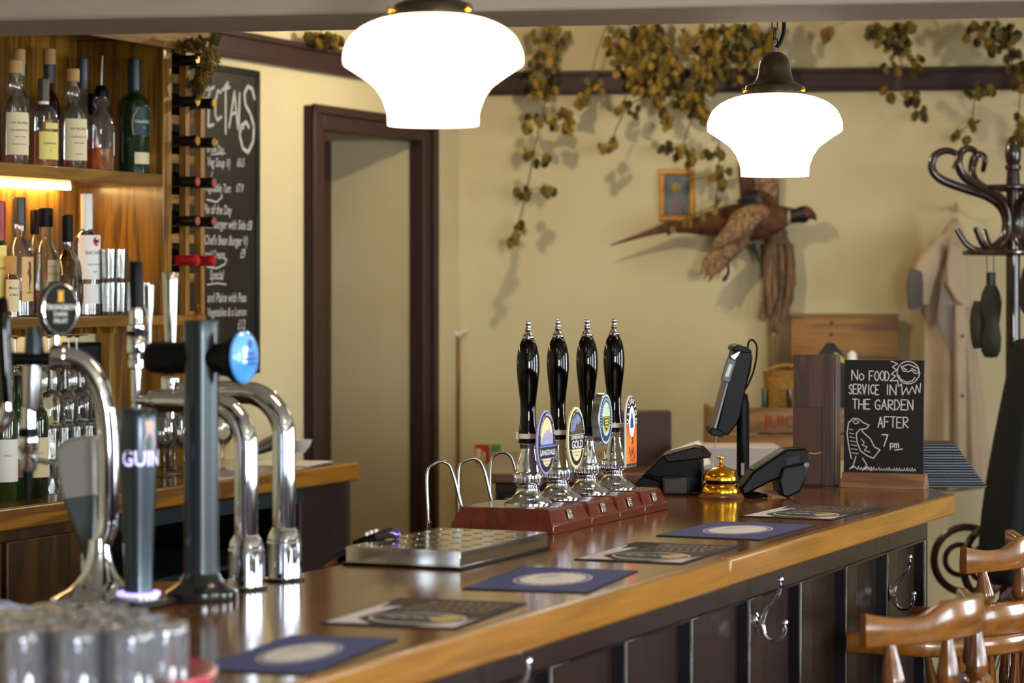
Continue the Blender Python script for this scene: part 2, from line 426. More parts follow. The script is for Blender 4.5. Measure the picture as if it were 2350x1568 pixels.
# skirting at the foot of the bar
part('plinth', MB().bx(UN, uE, VF - .015, VF, 0, .1), BARFRONT, bar, .003)
top = thing('bar_worktop', 'thick varnished wooden bar top with golden front edge', 'bar top', E0, RU)
poly = [(UN, 0), (0, 0), (uF, vF), (uG, vG), (uG + .02, .73), (-1.42, .73), (-1.50, .615), (-2.29, .615), (-2.44, .775), (UN, .775)]
m = MB().prism([(a, b + (.02 if b == 0 else 0)) for a, b in poly], ZB - .048, ZB, 'z')
part('top_board', m, BARTOP, top, .003)
m = MB().bx(UN, -1.69, -.002, .0205, ZB - .052, ZB + .0006)
part('front_edging', m, BAREDGE, top, .005, label='golden oak edging, near length')
m = MB().bx(-1.688, 0.002, -.002, .0205, ZB - .050, ZB + .0006)
part('front_edging', m, BAREDGE, top, .005, label='golden oak edging, far length')

# coat hooks screwed to the stiles
def hook(px, py, label):
    u = uu(px, VF - .002); d = d_at(px, VF - .002); z = CZ - (py - HY) / FPX * d
    t = thing('coat_hook', label, 'hook', UV(u, VF, z), RU, group='double coat hooks on the bar front'); t.scale = (.8, .8, .8)
    m = MB().lathe([(.0001, 0), (.017, 0), (.0165, .003), (.010, .006), (.008, .012), (.0001, .012)], 20, Rx(R(90)) @ Matrix.Diagonal((.62, 1.5, 1, 1)))
    part('back_plate', m, CHROME, t)
    pts = []
    # upper arm: rises and curls out; lower arm: a J
    up = [(-.010, -.006), (-.016, .004), (-.019, .018), (-.026, .034), (-.042, .052), (-.055, .068), (-.061, .084), (-.062, .094)]
    lo = [(-.010, -.002), (-.016, -.010), (-.018, -.024), (-.026, -.038), (-.040, -.046), (-.056, -.044), (-.068, -.034), (-.073, -.020), (-.074, -.012)]
    part('upper_arm', MB().tube([(0, a, b) for a, b in up], [.0068, .0066, .0062, .0056, .0052, .0050, .0048, .0050], 10), CHROME, t)
    part('lower_arm', MB().tube([(0, a, b) for a, b in lo], [.0068, .0066, .0062, .0056, .0052, .0050, .0050, .0052, .0056], 10), CHROME, t)
    for a, b in ((-.062, .094), (-.074, -.012)):
        part('knob', MB().lathe([(.003, -.002), (.0055, 0), (.003, .002), (.005, .004), (.0032, .006), (.0072, .010), (.0078, .016), (.005, .021), (.0001, .022)], 14, Txyz(0, a, b)), CHROME, t)
    part('screw', MB().lathe([(.0001, 0), (.003, 0), (.002, .001)], 10, Txyz(0, -.0035, .016) @ Rx(R(90))), SATIN, t)
hook(1738, 1428, 'chrome double coat hook on the bar front, clear of the stools')
hook(2042, 1362, 'chrome double coat hook on the bar front behind the nearest stool')
hook(1147, 1642, 'chrome coat hook at the bottom of the bar front, only its knob in view')

# ------------------------------------------------------------------ back bar counter
VB = 2.0; ZBB = 1.08
uBR = uu(825, VB)
bb = thing('back_counter_top', 'oak topped back counter running along the left wall', 'worktop', E0, RU)
part('top_board', MB().bx(-6, uBR, VB + .02, VW, ZBB - .052, ZBB), wood('varnished_back_counter', '7c531d', '553509', 0, 3.5, .16, .7, ring=.7, bump=.06), bb, .004)
part('front_edging', MB().bx(-6, uBR + .001, VB, VB + .0205, ZBB - .053, ZBB + .0005), wood('back_counter_edge', 'a06c16', '6d450c', 0, 4, .35, .2, ring=.8), bb, .006)
# cabinets below
c1 = thing('brown_cabinet', 'brown wooden cabinet below the left end of the back counter', 'cabinet', E0, RU)
ua = uu(-250, VB + .03); ub = uu(215, VB + .03)
part('body', MB().bx(ua - .6, ub, VB + .03, VW, 0, ZBB - .053), CABW, c1, .003)
part('cabinet_door', MB().bx(ua, (ua + ub) / 2 - .01, VB + .012, VB + .03, .1, ZBB - .08), CABW, c1, .004)
part('cabinet_door', MB().bx((ua + ub) / 2 + .01, ub - .02, VB + .012, VB + .03, .1, ZBB - .08), CABW, c1, .004)
fr = thing('bottle_fridge', 'dark open bottle fridge below the back counter', 'fridge', E0, RU)
ue = uu(690, VB + .05)
part('case', MB().bx(ub + .01, ub + .03, VB + .05, VW, 0, ZBB - .055).bx(ue - .03, ue - .01, VB + .05, VW, 0, ZBB - .055).bx(ub + .03, ue - .03, VW - .04, VW - .01, 0, ZBB - .055).bx(ub + .03, ue - .03, VB + .05, VW - .04, ZBB - .1, ZBB - .055), mat('fridge_black', '0d0d0f', .35), fr)
for zz in (.32, .6, .82):
    part('wire_shelf', MB().bx(ub + .03, ue - .03, VB + .07, VW - .05, zz, zz + .012), mat('fridge_grey', '3b4348', .4, .5), fr)
part('door_glass_frame', MB().bx(ub + .01, ue - .01, VB + .035, VB + .049, ZBB - .1, ZBB - .06), mat('fridge_trim', '39474f', .3, .5), fr)
part('light_panel', MB().bx(uu(380, VB + .2), uu(425, VB + .2), VB + .15, VB + .2, .74, .815), mat('fridge_box', '8b9599', .5), fr)
c2 = thing('dark_end_cabinet', 'dark brown painted cabinet ending the back counter beside the doorway', 'cabinet', E0, RU)
uz = uu(804, VB + .05)
part('body', MB().bx(ue, uz - .02, VB + .05, VW, 0, ZBB - .053), mat('end_cabinet_paint', '2e1b17', .5), c2, .004)
m = MB(); 
m.bx(uz - .02, uz, VB + .05, VB + .13, 0, ZBB - .053); m.bx(uz - .02, uz, VW - .06, VW, 0, ZBB - .053); m.bx(uz - .02, uz, VB + .13, VW - .06, ZBB - .15, ZBB - .053); m.bx(uz - .02, uz, VB + .13, VW - .06, 0, .1)
part('end_frame', m, mat('end_cabinet_paint', ''), c2, .003)
m = MB(); m.bx(ue - .009, ue, VB + .05, VB + .14, 0, ZBB - .053); m.bx(ue - .009, ue, VW - .07, VW, 0, ZBB - .053); m.bx(ue - .009, ue, VB + .14, VW - .07, ZBB - .16, ZBB - .053)
part('end_frame', m, mat('end_cabinet_paint', ''), c2, .003)

# ------------------------------------------------------------------ shelf unit
VS = 2.30
su = thing('shelf_unit', 'golden oak wall shelves with lit underside and wine rack end', 'shelf unit', E0, RU)
uP = uu(387, VS); uR = uu(472, VS); uL = uP - 1.6
ZT = 2.315; ZS1 = 1.926; ZS2 = 1.5275
part('side_panel', MB().bx(uP - .028, uP, VS, VW - .012, ZS2, ZT), OAK, su, .002)
part('back_panel', MB().bx(uL, uP - .028, VW - .012, VW, ZS2, ZT), OAK, su)
part('top_board', MB().bx(uL, uR, VS, VW, ZT, ZT + .02), OAKU, su, .002)
part('fascia', MB().bx(uL, uR, VS - .012, VS, ZT - .03, ZT + .10), wood('fascia_wood', '8a5f1c', '65420e', 0, 4, .7, 0), su, .002)
part('shelf', MB().bx(uL, uP - .028, VS, VW - .012, ZS1 - .034, ZS1), OAKU, su, .002)
part('shelf', MB().bx(uL, uR, VS - .002, VW, ZS2 - .03, ZS2), OAKU, su, .002)
part('lower_side_panel', MB().bx(uR - .03, uR, VS + .02, VW, ZBB, ZS2 - .03), OAK, su, .002)
part('lower_upright', MB().bx(uR - .12, uR - .03, VS + .25, VW, ZBB, ZS2 - .03), OAK, su, .002)
LEDM = mat('led_strip', 'ffd084', .5, emit=60)
part('led_strip', MB().bx(uL, uP - .12, VW - .05, VW - .035, ZS1 - .042, ZS1 - .035), LEDM, su, label='glowing warm light strip')
part('led_strip', MB().bx(uL, uR - .25, VW - .05, VW - .035, ZS2 - .038, ZS2 - .031), mat('led_strip_low', 'ffd9a0', .5, emit=8), su, label='glowing warm light strip')
# wine rack
posts = [uP + .004, (uP + uR) / 2, uR - .018]
RK = wood('rack_wood', '94692a', '6f4a19', 2, 6, .5, 0)
RKH = wood('rack_wood_h', 'a2783e', '7d5627', 0, 6, .5, 0)
for k, u_ in enumerate(posts):
    for v0 in (VS, VW - .03): part('rack_post', MB().bx(u_ - .009, u_ + .013, v0, v0 + .022, ZS2, ZT), RK, su, .001)
rows = [138, 232, 322, 415, 505, 595]
zr = [at(0, p, d_at(420, VS)).z for p in rows]
for z in zr + [zr[-1] - .11]:
    for v0 in (VS + .022, VW - .05): part('rack_slat', MB().bx(uP, uR - .005, v0, v0 + .014, z - .066, z - .040), RKH, su, .001)
    part('rack_shelf', MB().bx(uP + .012, uR - .01, VS + .037, VW - .052, z - .056, z - .050), RKH, su)
part('rack_back', MB().bx(uP, uR, VW - .008, VW, ZS2, ZT), OAK, su)
# wine bottles lying in the rack
def wine_lying(u, z, caps, label, band):
    t = thing('wine_bottle', label, 'bottle', UV(u, VS, z), RU, group='wine bottles lying in the rack')
    M = Rx(R(90))   # local z -> -y (towards the customers)
    part('glass_body', MB().lathe([(.0001, -.235), (.03, -.235), (.0365, -.228), (.0365, -.07), (.033, -.05), (.02, -.025), (.0145, -.005), (.0140, .055), (.0001, .055)], 20, M), mat('dark_wine_glass', '0b0f08', .08, coat=.4), t)
    part('foil_cap', MB().lathe([(.0150, -.012), (.0156, .045), (.0165, .046), (.0165, .058), (.015, .0605), (.0001, .0605)], 18, M), caps[0], t)
    part('cap_end', MB().lathe([(.0125, .0606), (.0120, .063), (.0001, .063)], 18, M), caps[1], t, label=band)
BK = mat('black_foil', '0d0a0b', .3)
GD = mat('gold_foil', 'c99a2c', .3, .8); RD = mat('red_foil', 'a3121d', .3); PK = mat('dull_red_foil', 'a5474a', .4); CP = mat('copper_foil', 'b87a4a', .3, .7)
PKN = mat('pink_neck', 'd8a08f', .35)
capk = [(BK, CP, 'copper'), (BK, GD, 'gold'), (BK, GD, 'gold'), (BK, PK, 'dull red'), (BK, PK, 'dull red'), (RD, RD, 'red')]
rown = ['top', 'second', 'third', 'fourth', 'fifth', 'lowest']
uc = [(posts[0] + posts[1]) / 2 + .0, (posts[1] + posts[2]) / 2]
for i, z in enumerate(zr):
    for j in (0, 1):
        c = capk[i]
        wine_lying(uc[j] + .003, z - .004, c, 'wine bottle lying in the %s row of the rack, %s column, %s cap' % (rown[i], ['left', 'right'][j], c[2]), None)
m = MB().lathe([(.028, 0), (.03, .004), (.03, .022), (.024, .028), (.0001, .028)], 18)
solo('tin', m, BLACKG, 'small round black tin on the bottom of the wine rack', 'tin', UV(uc[0], VS + .03, ZS2))
kt = thing('key_tag', 'small red tag hanging by a brass ring from the wine rack', 'key tag', UV(uc[1], VS - .012, ZS2 - .005), RU)
part('ring', MB().tube([(.006 * math.cos(a * .6283), 0, .03 + .006 * math.sin(a * .6283)) for a in range(11)], .0012, 6), BRASS, kt)
part('tag', MB().bx(-.005, .005, -.002, .002, -.02, .005), mat('red_tag', 'b8321a', .4), kt, .001)
part('cord', MB().tube([(0, 0, .024), (0, 0, .004)], .0008, 5), BRASS, kt)
# ------------------------------------------------------------------ hand pumps
def P(uv_px, z=ZB): return on(uv_px[0], uv_px[1], z)
eng_z = .050
seams = [-1.379, -1.168, -1.005, -.852, -.700]
pump_uv = [(-1.262, .591), (-1.100, .591), (-.938, .589), (-.778, .588)]
def plinth_profile(v0, v1):   # (v,z) outline, moulded foot, leaning upper sides
    return [(v0, 0), (v1, 0), (v1, .018), (v1 - .006, .022), (v1 - .014, .046), (v1 - .020, .050), (v0 + .020, .050), (v0 + .014, .046), (v0 + .006, .022), (v0, .018)]
for i in range(4):
    u0, u1 = seams[i] + .0015, seams[i + 1] - .0015
    e = thing('pump_plinth', 'polished mahogany plinth under the %s hand pump' % ['nearest', 'second', 'third', 'farthest'][i], 'plinth', UV((u0 + u1) / 2, .60, ZB), RU, group='mahogany plinths of the hand pumps')
    h = (u1 - u0) / 2
    prof = plinth_profile(-.115, .115)
    vs = []; n = len(prof)
    for sx in (-1, 1):
        for (v, z) in prof:
            ins = max(0, (z - .018)) * .45 if (z > .018) else 0
            vs.append((sx * (h - ins), v, z))
    fs = [tuple(range(n)), tuple(reversed(range(n, 2 * n)))] + [(k, n + k, n + (k + 1) % n, (k + 1) % n) for k in range(n)]
    part('body', MB().add(vs, fs), MAHOG, e, .0015)
    b = thing_b = part('badge', MB().bx(-.011, .011, -.001, .001, -.010, .010), mat('badge_silver', 'b8b8b0', .3, .7), e, .0008, loc=(0.0, -.1085, .034), rot=(R(-18), 0, 0), label='small silver maker plate')
    part('badge_mark', MB().bx(-.008, .008, -.0018, -.0011, .0015, .0075).bx(-.008, .008, -.0018, -.0011, -.0070, -.0015), mat('badge_dark', '33382f', .5), b)
    mk = MB()
    for q in range(4):
        mk.bx(-.006 + q * .0035, -.004 + q * .0035, -.0020, -.0018, .003, .006).bx(-.006 + q * .0035, -.004 + q * .0035, -.0020, -.0018, -.0055, -.003)
    part('badge_lettering', mk, CHALK, b)

PUMP_PROF_B = [(.0505, 0), (.0505, .004), (.047, .008), (.037, .013), (.029, .020), (.0245, .028), (.0232, .034), (.0245, .038), (.0295, .042), (.031, .047), (.0312, .060), (.0302, .064), (.0272, .0665), (.0262, .070), (.0262, .073), (.0225, .086), (.0192, .100), (.0170, .114), (.0166, .121), (.0176, .123), (.0176, .128)]
PUMP_PROF_H = [(.0178, .139), (.0200, .143), (.0204, .150), (.0190, .158), (.0172, .170), (.0163, .185), (.0161, .200), (.0170, .216), (.0192, .235), (.0218, .256), (.0238, .277), (.0242, .292), (.0234, .308), (.0212, .322), (.0180, .334), (.0145, .342), (.0122, .345)]
FIN = [(.0122, .345), (.0128, .346), (.0128, .351), (.0110, .352), (.0098, .356), (.0070, .360), (.0050, .362), (.0068, .365), (.0068, .367), (.0048, .369), (.0066, .3715), (.0066, .3735), (.0046, .375), (.0056, .378), (.0058, .3815), (.0044, .385), (.0001, .386)]
FLUTE = MB()
pl = ['nearest', 'second nearest', 'third', 'farthest']
for i, (u, v) in enumerate(pump_uv):
    s = [1, .99, .98, .98][i]
    e = thing('hand_pump', ['black and chrome hand pump nearest the drip tray', 'black and chrome hand pump, second from the drip tray', 'black and chrome hand pump, third from the drip tray', 'farthest black and chrome hand pump with the tall orange clip'][i], 'beer pump', UV(u, v, ZB + eng_z), RU, group='hand pumps on the mahogany plinths')
    part('pedestal', MB().lathe(PUMP_PROF_B, 48), CHROME, e)
    kn = MB()
    for k in range(30):
        a = 2 * math.pi * k / 30; kn.box((0, 0, 0), (.0022, .0022, .013), Rz(a) @ Txyz(.0312, 0, .0535))
    part('knurling', kn, CHROME, e)
    part('collar', MB().lathe([(.0180, .128), (.0198, .129), (.0198, .134), (.018, .139)], 40), BLACKP, e)
    part('handle', MB().lathe(PUMP_PROF_H, 48), BLACKG, e)
    part('finial', MB().lathe(FIN, 28), CHROME, e)
    part('slot', MB().bx(-.002, .002, -.0185, -.0172, .075, .11), mat('slot_dark', '1c1a18', .5), e, label='dark slot in the pedestal')
    if i != 2:
        b = MB().lathe([(.0196, .1385), (.0206, .1385), (.0206, .1485), (.0196, .1485)], 36, cap=False)
        b.bx(-.008, .008, .018, .024, .137, .151); b.bx(-.006, .006, -.045, -.019, .139, .148)
        part('clip_band', b, WHITE, e, label='white plastic band holding the clip')
    else:
        b = MB().lathe([(.0196, .137), (.0214, .138), (.0214, .147), (.0196, .148)], 36, cap=False); b.bx(-.006, .006, -.045, -.019, .138, .147)
        part('clip_band', b, BLACKP, e)
        part('band_marks', mtext(MB(), '330', .010, .008, .142, bend=.0218, bold=.0002), CHALK, e)

def ovalp(rx, rz, n=40): return [(rx * math.cos(2 * math.pi * k / n), rz * math.sin(2 * math.pi * k / n)) for k in range(n)]
NAVY = mat('clip_navy', '1d2238', .35); CREAM = mat('clip_cream', 'e8d9a6', .5); LILAC = mat('clip_lilac', 'a8a4cf', .4)
def segment(rx, rz, z0, z1, n=14):
    """slice of an oval between two heights"""
    zs = [z0 + (z1 - z0) * k / n for k in range(n + 1)]
    return [(rx * math.sqrt(max(0, 1 - (z / rz) ** 2)), z) for z in zs] + [(-rx * math.sqrt(max(0, 1 - (z / rz) ** 2)), z) for z in reversed(zs)]
def flat(poly, y): 
    return MB().add([(a, y, b) for a, b in poly], [tuple(range(len(poly)))])
def clip_base(i, px, py, h, label, name='pump_clip', off=.052):
    u, v = pump_uv[i]
    d = d_at(px, v - off); uc_ = toUV((px - CX) / FPX * d, d)[0]
    z = CZ - (py - HY) / FPX * d
    return thing(name, label, 'pump clip', UV(uc_, v - off, z), RU, group='pump clips on the hand pumps'), d / FPX
# 1 Langdale
t, k = clip_base(0, 1254, 1015, .13, 'oval navy pump clip with lilac rim and a mountain picture')
rx, rz = .047, .0665
part('plaque', MB().prism(ovalp(rx, rz), 0, .005, 'y'), LILAC, t, .001)
part('face', flat(ovalp(rx * .925, rz * .945), -.0006), NAVY, t)
part('inner_panel', flat(ovalp(rx * .70, rz * .77), -.0009), CREAM, t)
sky = mat('clip_sky', 'c9b7c9', .5, noise=.2, nscale=26, col2='8d8fc4')
m = MB().add([(a, -.0012, b) for a, b in [(-.031, .0), (-.026, .009), (-.02, .012), (-.013, .020), (-.008, .018), (0, .026), (.006, .023), (.013, .029), (.02, .022), (.027, .016), (.032, .002), (.033, -.006), (-.033, -.006)]], [tuple(range(13))])
part('mountain_picture', m, sky, t)
part('lake_band', flat(segment(rx * .70, rz * .77, -.012, -.004), -.0014), mat('clip_lake', '4a5ba0', .5), t)
part('name_band', flat(segment(rx * .925, rz * .945, -.034, -.009), -.0016), NAVY, t)
part('rule', MB().bx(-rx * .9, rx * .9, -.0024, -.0016, -.0098, -.0086).bx(-rx * .8, rx * .8, -.0024, -.0016, -.0345, -.0333), LILAC, t)
part('lettering', mtext(mtext(MB(), 'ANGDALE', .0155, .0045, -.0220, -.0022, sx=1.02, bold=.0004), 'L', .020, -.0335, -.0212, -.0022, bold=.0004), CHALK, t)
part('arc_lettering', arctext(MB(), 'CUMBRIAN LEGENDARY ALES', .0068, 0, .003, rx * .80, rz * .815, R(168), R(12), -.0018, .0002), CHALK, t)
part('small_print', mtext(mtext(MB(), 'BREWED IN THE LAKES', .0042, 0, -.0395, -.0018), 'ABV 4.0%', .0050, 0, -.0465, -.0018), mat('clip_print', '5a4a3a', .6), t)
# 2 Loweswater Gold
t, k = clip_base(1, 1323, 1004, .13, 'oval black pump clip with cream rim and a lakeside picture')
part('plaque', MB().prism(ovalp(rx * 1.0, rz * .985), 0, .005, 'y'), CREAM, t, .001)
part('face', flat(ovalp(rx * .90, rz * .90), -.0006), mat('clip_black', '15171c', .35), t)
part('inner_panel', flat(segment(rx * .68, rz * .76, .008, rz * .755), -.0009), mat('clip_lakeview', '8ea3cf', .5, noise=.5, nscale=60, col2='34405f'), t)
m = MB().add([(a, -.0012, b) for a, b in [(-.030, .008), (-.030, .012), (-.02, .013), (-.008, .018), (0, .030), (.008, .026), (.018, .034), (.027, .024), (.031, .008)]], [tuple(range(9))])
part('hillside_picture', m, mat('clip_hill', '6b4f33', .5, noise=.6, nscale=120, col2='2b2430'), t)
part('lower_panel', flat(segment(rx * .70, rz * .76, -rz * .755, -.026), -.0009), CREAM, t)
part('name_band', flat(segment(rx * .90, rz * .90, -.025, .006), -.0016), mat('clip_black', ''), t)
part('rule', MB().bx(-rx * .88, rx * .88, -.0024, -.0016, .0056, .0068).bx(-rx * .82, rx * .82, -.0024, -.0016, -.0262, -.0250), CREAM, t)
part('lettering', mtext(mtext(MB(), 'GOLD', .0235, 0, -.0155, -.0022, bold=.0006, sx=.94), 'LOWESWATER', .0105, 0, -.0002, -.0022, sx=.98, bold=.0003), CHALK, t)
part('arc_lettering', arctext(MB(), 'CUMBRIAN LEGENDARY ALES', .0064, 0, .003, rx * .79, rz * .80, R(168), R(12), -.0018, .0002), CHALK, t)
part('small_print', mtext(mtext(MB(), 'BREWED IN THE LAKES', .0040, 0, -.0315, -.0018), 'ABV 4.3%', .0048, 0, -.0385, -.0018), mat('clip_print', ''), t)
# 3 thick green oval
t, k = clip_base(2, 1390, 962, .11, 'thick metal rimmed oval pump clip with a green hill and gold shield', off=.058)
rx3, rz3 = .040, .0565
part('plaque', MB().prism(ovalp(rx3, rz3), 0, .018, 'y'), SATIN, t, .001)
part('face', flat(ovalp(rx3 * .95, rz3 * .96), -.0006), mat('clip_pale', 'c9d3e3', .4), t)
part('face_ring', flat(ovalp(rx3 * .86, rz3 * .88), -.0009), mat('clip_blue', '27406b', .4), t)
part('inner_panel', flat(ovalp(rx3 * .60, rz3 * .66), -.0012), mat('clip_green', '9cc99a', .5, noise=.3, nscale=50, col2='dfe6d6'), t)
part('hill_picture', flat(segment(rx3 * .60, rz3 * .66, -.012, .006), -.0014), mat('clip_hillgreen', '4a8a3e', .5), t)
part('shield', flat([(-.017, .004), (.017, .004), (.016, -.014), (.010, -.024), (0, -.029), (-.010, -.024), (-.016, -.014)], -.0018), mat('clip_gold', 'c99a2a', .4), t)
part('shield_face', flat([(-.0145, .002), (.0145, .002), (.0135, -.013), (0, -.026), (-.0135, -.013)], -.0020), mat('clip_olive', '3d3a14', .4), t)
mm = MB()
for z_, w_ in ((-.003, .010), (-.009, .008), (-.016, .006)):
    for q in range(4): mm.bx(-w_ + q * w_ * .52, -w_ + q * w_ * .52 + w_ * .38, -.0024, -.0021, z_ - .0022, z_ + .0018)
part('shield_marks', mm, CREAM, t)
mm = MB()
for q in range(26):
    a = R(200) - R(220) * q / 25
    mm.box((0, -.0013, 0), (.0016, .0004, .0052), Txyz(rx3 * .735 * math.cos(a), 0, rz3 * .77 * math.sin(a)) @ Ry(-a + R(90)))
part('ring_marks', mm, CHALK, t)
# 4 tall orange
t, k = clip_base(3, 1449, 990, .15, 'tall round-topped pump clip, black above and orange below', off=.055)
hw, hh = .0335, .080
arch = [(-hw, -hh), (hw, -hh), (hw, .035)] + [(hw * math.cos(R(a)), .035 + .045 * math.sin(R(a))) for a in range(15, 180, 15)] + [(-hw, .035)]
part('plaque', MB().prism(arch, 0, .005, 'y'), WHITE, t, .001)
part('top_field', flat([(x * .93, z) for x, z in arch if z > 0] + [(-hw * .93, .018), (hw * .93, .018)][::1], -.0006) if False else flat([(hw * .94, .016), (hw * .94, .035)] + [(hw * .94 * math.cos(R(a)), .035 + .043 * math.sin(R(a))) for a in range(15, 180, 15)] + [(-hw * .94, .035), (-hw * .94, .016)], -.0006), mat('clip_black', ''), t)
orange = mat('clip_orange', 'ec8a26', .45, noise=.5, nscale=16, col2='c42c22')
part('lower_field', flat([(-hw * .94, -.072), (hw * .94, -.072), (hw * .94, .016), (-hw * .94, .016)], -.0006), orange, t)
part('foot_strip', flat([(-hw * .94, -.079), (hw * .94, -.079), (hw * .94, -.072), (-hw * .94, -.072)], -.0006), mat('clip_foot', '3a3226', .5), t)
part('emblem', MB().add([(.019 * math.cos(2 * math.pi * q / 28), -.0012, .022 + .035 * math.sin(2 * math.pi * q / 28)) for q in range(28)], [tuple(range(28))]), CHALK, t, label='white oval with a blue jug')
part('jug_mark', flat([(-.009, .008), (.009, .008), (.008, .026), (.004, .030), (.003, .040), (-.003, .040), (-.004, .030), (-.008, .026)], -.0015), mat('clip_jug', '2a3f8f', .4), t)
part('arc_lettering', arctext(MB(), 'ULVERSTON', .0165, 0, .020, hw * .76, .049, R(188), R(-8), -.0013, .0006), CHALK, t)
sc = MB(); random.seed(3)
sc.ribbon([(-.018, -.052), (-.014, -.034), (-.010, -.050), (-.006, -.058), (0, -.040), (.004, -.052), (.010, -.036), (.016, -.060), (.006, -.066), (-.008, -.064)], .0016, -.0013)
sc.ribbon([(0, -.030), (.005, -.022), (.004, -.014), (.010, -.020), (.006, -.028)], .0016, -.0013)
part('script_lettering', sc, mat('clip_script', '4a1a10', .5), t)

# ------------------------------------------------------------------ steel swan-neck spouts behind the plinths
def spout(base, tipuv, ztop, i):
    """n-shaped tube; starts low on the left, over and down behind the plinth"""
    (px0, py0), (px1, py1), dd = base, tipuv, ztop
    return
def px_at(px, py, d): return at(px, py, d)
sp_def = [((984, 1175), (980, 1090), (1000, 1064), (1022, 1062), (1038, 1082), (1062, 1175), 5.52),
          ((1054, 1165), (1053, 1080), (1072, 1056), (1096, 1055), (1111, 1078), (1130, 1160), 5.70),
          ((1125, 1150), (1126, 1066), (1144, 1040), (1167, 1043), (1180, 1066), (1196, 1140), 5.86)]
def smooth(pts, n=6):
    P_ = [Vector(p) for p in pts]; out = []
    for i in range(len(P_) - 1):
        p0 = P_[max(i - 1, 0)]; p1 = P_[i]; p2 = P_[i + 1]; p3 = P_[min(i + 2, len(P_) - 1)]
        for k in range(n):
            t = k / n
            out.append(.5 * ((2 * p1) + (p2 - p0) * t + (2 * p0 - 5 * p1 + 4 * p2 - p3) * t * t + (3 * p1 - p0 - 3 * p2 + p3) * t ** 3))
    out.append(P_[-1]); return out
for i, s in enumerate(sp_def):
    d = s[-1]; pts = [at(a, b, d + .0) for a, b in s[:-1]]
    # the right leg comes forward to the plinth, the left one drops to the tray side
    org = pts[0].copy()
    t = thing('swan_neck_spout', 'thin steel swan neck beer spout, %s, behind the mahogany plinths' % ['left of three', 'middle of three', 'right of three'][i], 'spout', org, 0, group='steel swan neck spouts')
    loc = [p - org for p in pts]
    loc[0] = loc[0] + Vector((0, -.01, -.02))
    part('tube', MB().tube(smooth(loc, 7), .0034, 12), SATIN, t)
    part('nozzle', MB().lathe([(.0045, -.022), (.0045, -.006), (.006, -.005), (.006, 0), (.0035, .002)], 16, Txyz(*(loc[0])) ), CHROME, t)
    part('nozzle_ring', MB().lathe([(.0085, -.032), (.0085, -.016), (.0075, -.014), (.004, -.014)], 18, Txyz(*(loc[0]))), BLACKP, t)

# ------------------------------------------------------------------ drip tray
t = thing('drip_tray', 'polished steel drip tray with drilled lid on the bar', 'drip tray', UV(0, 0, ZB), RU)
a0, a1, b0, b1 = -2.065, -1.665, .376, .605
m = MB(); hz = .034
m.prism([(a0, b0), (a1, b0), (a1, b1), (a0, b1)], .004, .0065, 'z')
m.bx(a0, a1, b0, b0 + .002, .0065, hz).bx(a0, a1, b1 - .002, b1, .0065, hz).bx(a0, a0 + .002, b0, b1, .0065, hz).bx(a1 - .002, a1, b0, b1, .0065, hz)
part('tray', m, STEEL, t, .0008)
part('rubber_foot', MB().bx(a0 - .004, a1 + .004, b0 - .004, b1 + .004, .0, .004), BLACKP, t, .001)
# lid with real dished holes
lid = MB(); nx, ny = 8, 5; du = (a1 - a0 - .004) / nx; dv = (b1 - b0 - .004) / ny
for i in range(nx):
    for j in range(ny):
        x0 = a0 + .002 + i * du; y0 = b0 + .002 + j * dv; cx, cy = x0 + du / 2, y0 + dv / 2
        n = 16; ring = [(cx + .0115 * math.cos(2 * math.pi * k / n), cy + .0115 * math.sin(2 * math.pi * k / n), hz) for k in range(n)]
        ring2 = [(cx + .008 * math.cos(2 * math.pi * k / n), cy + .008 * math.sin(2 * math.pi * k / n), hz - .004) for k in range(n)]
        def edge(k):
            a = 2 * math.pi * k / n; c, s_ = math.cos(a), math.sin(a); q = max(abs(c), abs(s_)); return (cx + c / q * du / 2, cy + s_ / q * dv / 2, hz)
        sq = [edge(k) for k in range(n)]
        lid.add(sq + ring + ring2, [(k, (k + 1) % n, n + (k + 1) % n, n + k) for k in range(n)] + [(n + k, n + (k + 1) % n, 2 * n + (k + 1) % n, 2 * n + k) for k in range(n)])
part('drilled_lid', lid, STEEL, t, fix=False)
# gadget lying behind the tray
g = thing('key_bunch', 'dark barrel-ended key fob with white beads and a brass bead chain by the tray', 'key fob', at(820, 1262, 4.88), 0)
def gp(px, py): 
    p = at(px, py, 4.88) - at(820, 1262, 4.88); return (p.x, p.y, p.z)
part('fob_body', MB().tube([gp(812, 1252), gp(835, 1243), gp(862, 1233)], [.008, .009, .009], 12), BLACKP, g)
part('barrel', MB().tube([gp(862, 1232), gp(885, 1225), gp(900, 1222), gp(914, 1229)], [.0085, .010, .011, .006], 14), mat('fob_brown', '463a36', .25, .6), g)
part('purple_lens', MB().tube([gp(903, 1224), gp(913, 1228), gp(918, 1231)], [.0098, .009, .004], 14), mat('purple_lens', '5a4aa0', .12, .5), g)
mm = MB()
for q, (a, b) in enumerate(((842, 1226), (852, 1222), (863, 1219))): mm.lathe([(.0001, -.004), (.004, -.003), (.004, .003), (.0001, .004)], 10, Txyz(*gp(a, b)))
part('white_bead', mm, WHITE, g)
part('cap', MB().tube([gp(772, 1282), gp(797, 1267)], [.0125, .0105], 14), mat('fob_navy', '141420', .3), g)
part('link', MB().tube([gp(797, 1267), gp(812, 1254)], .004, 8), BRONZE, g)
part('green_led_light', MB().lathe([(.0001, -.005), (.003, -.002), (.003, .002), (.0001, .005)], 10, Txyz(*gp(802, 1273))), mat('green_led', '3fe01a', .4, emit=1.5), g)  # small lit green LED on the gadget
mm = MB()
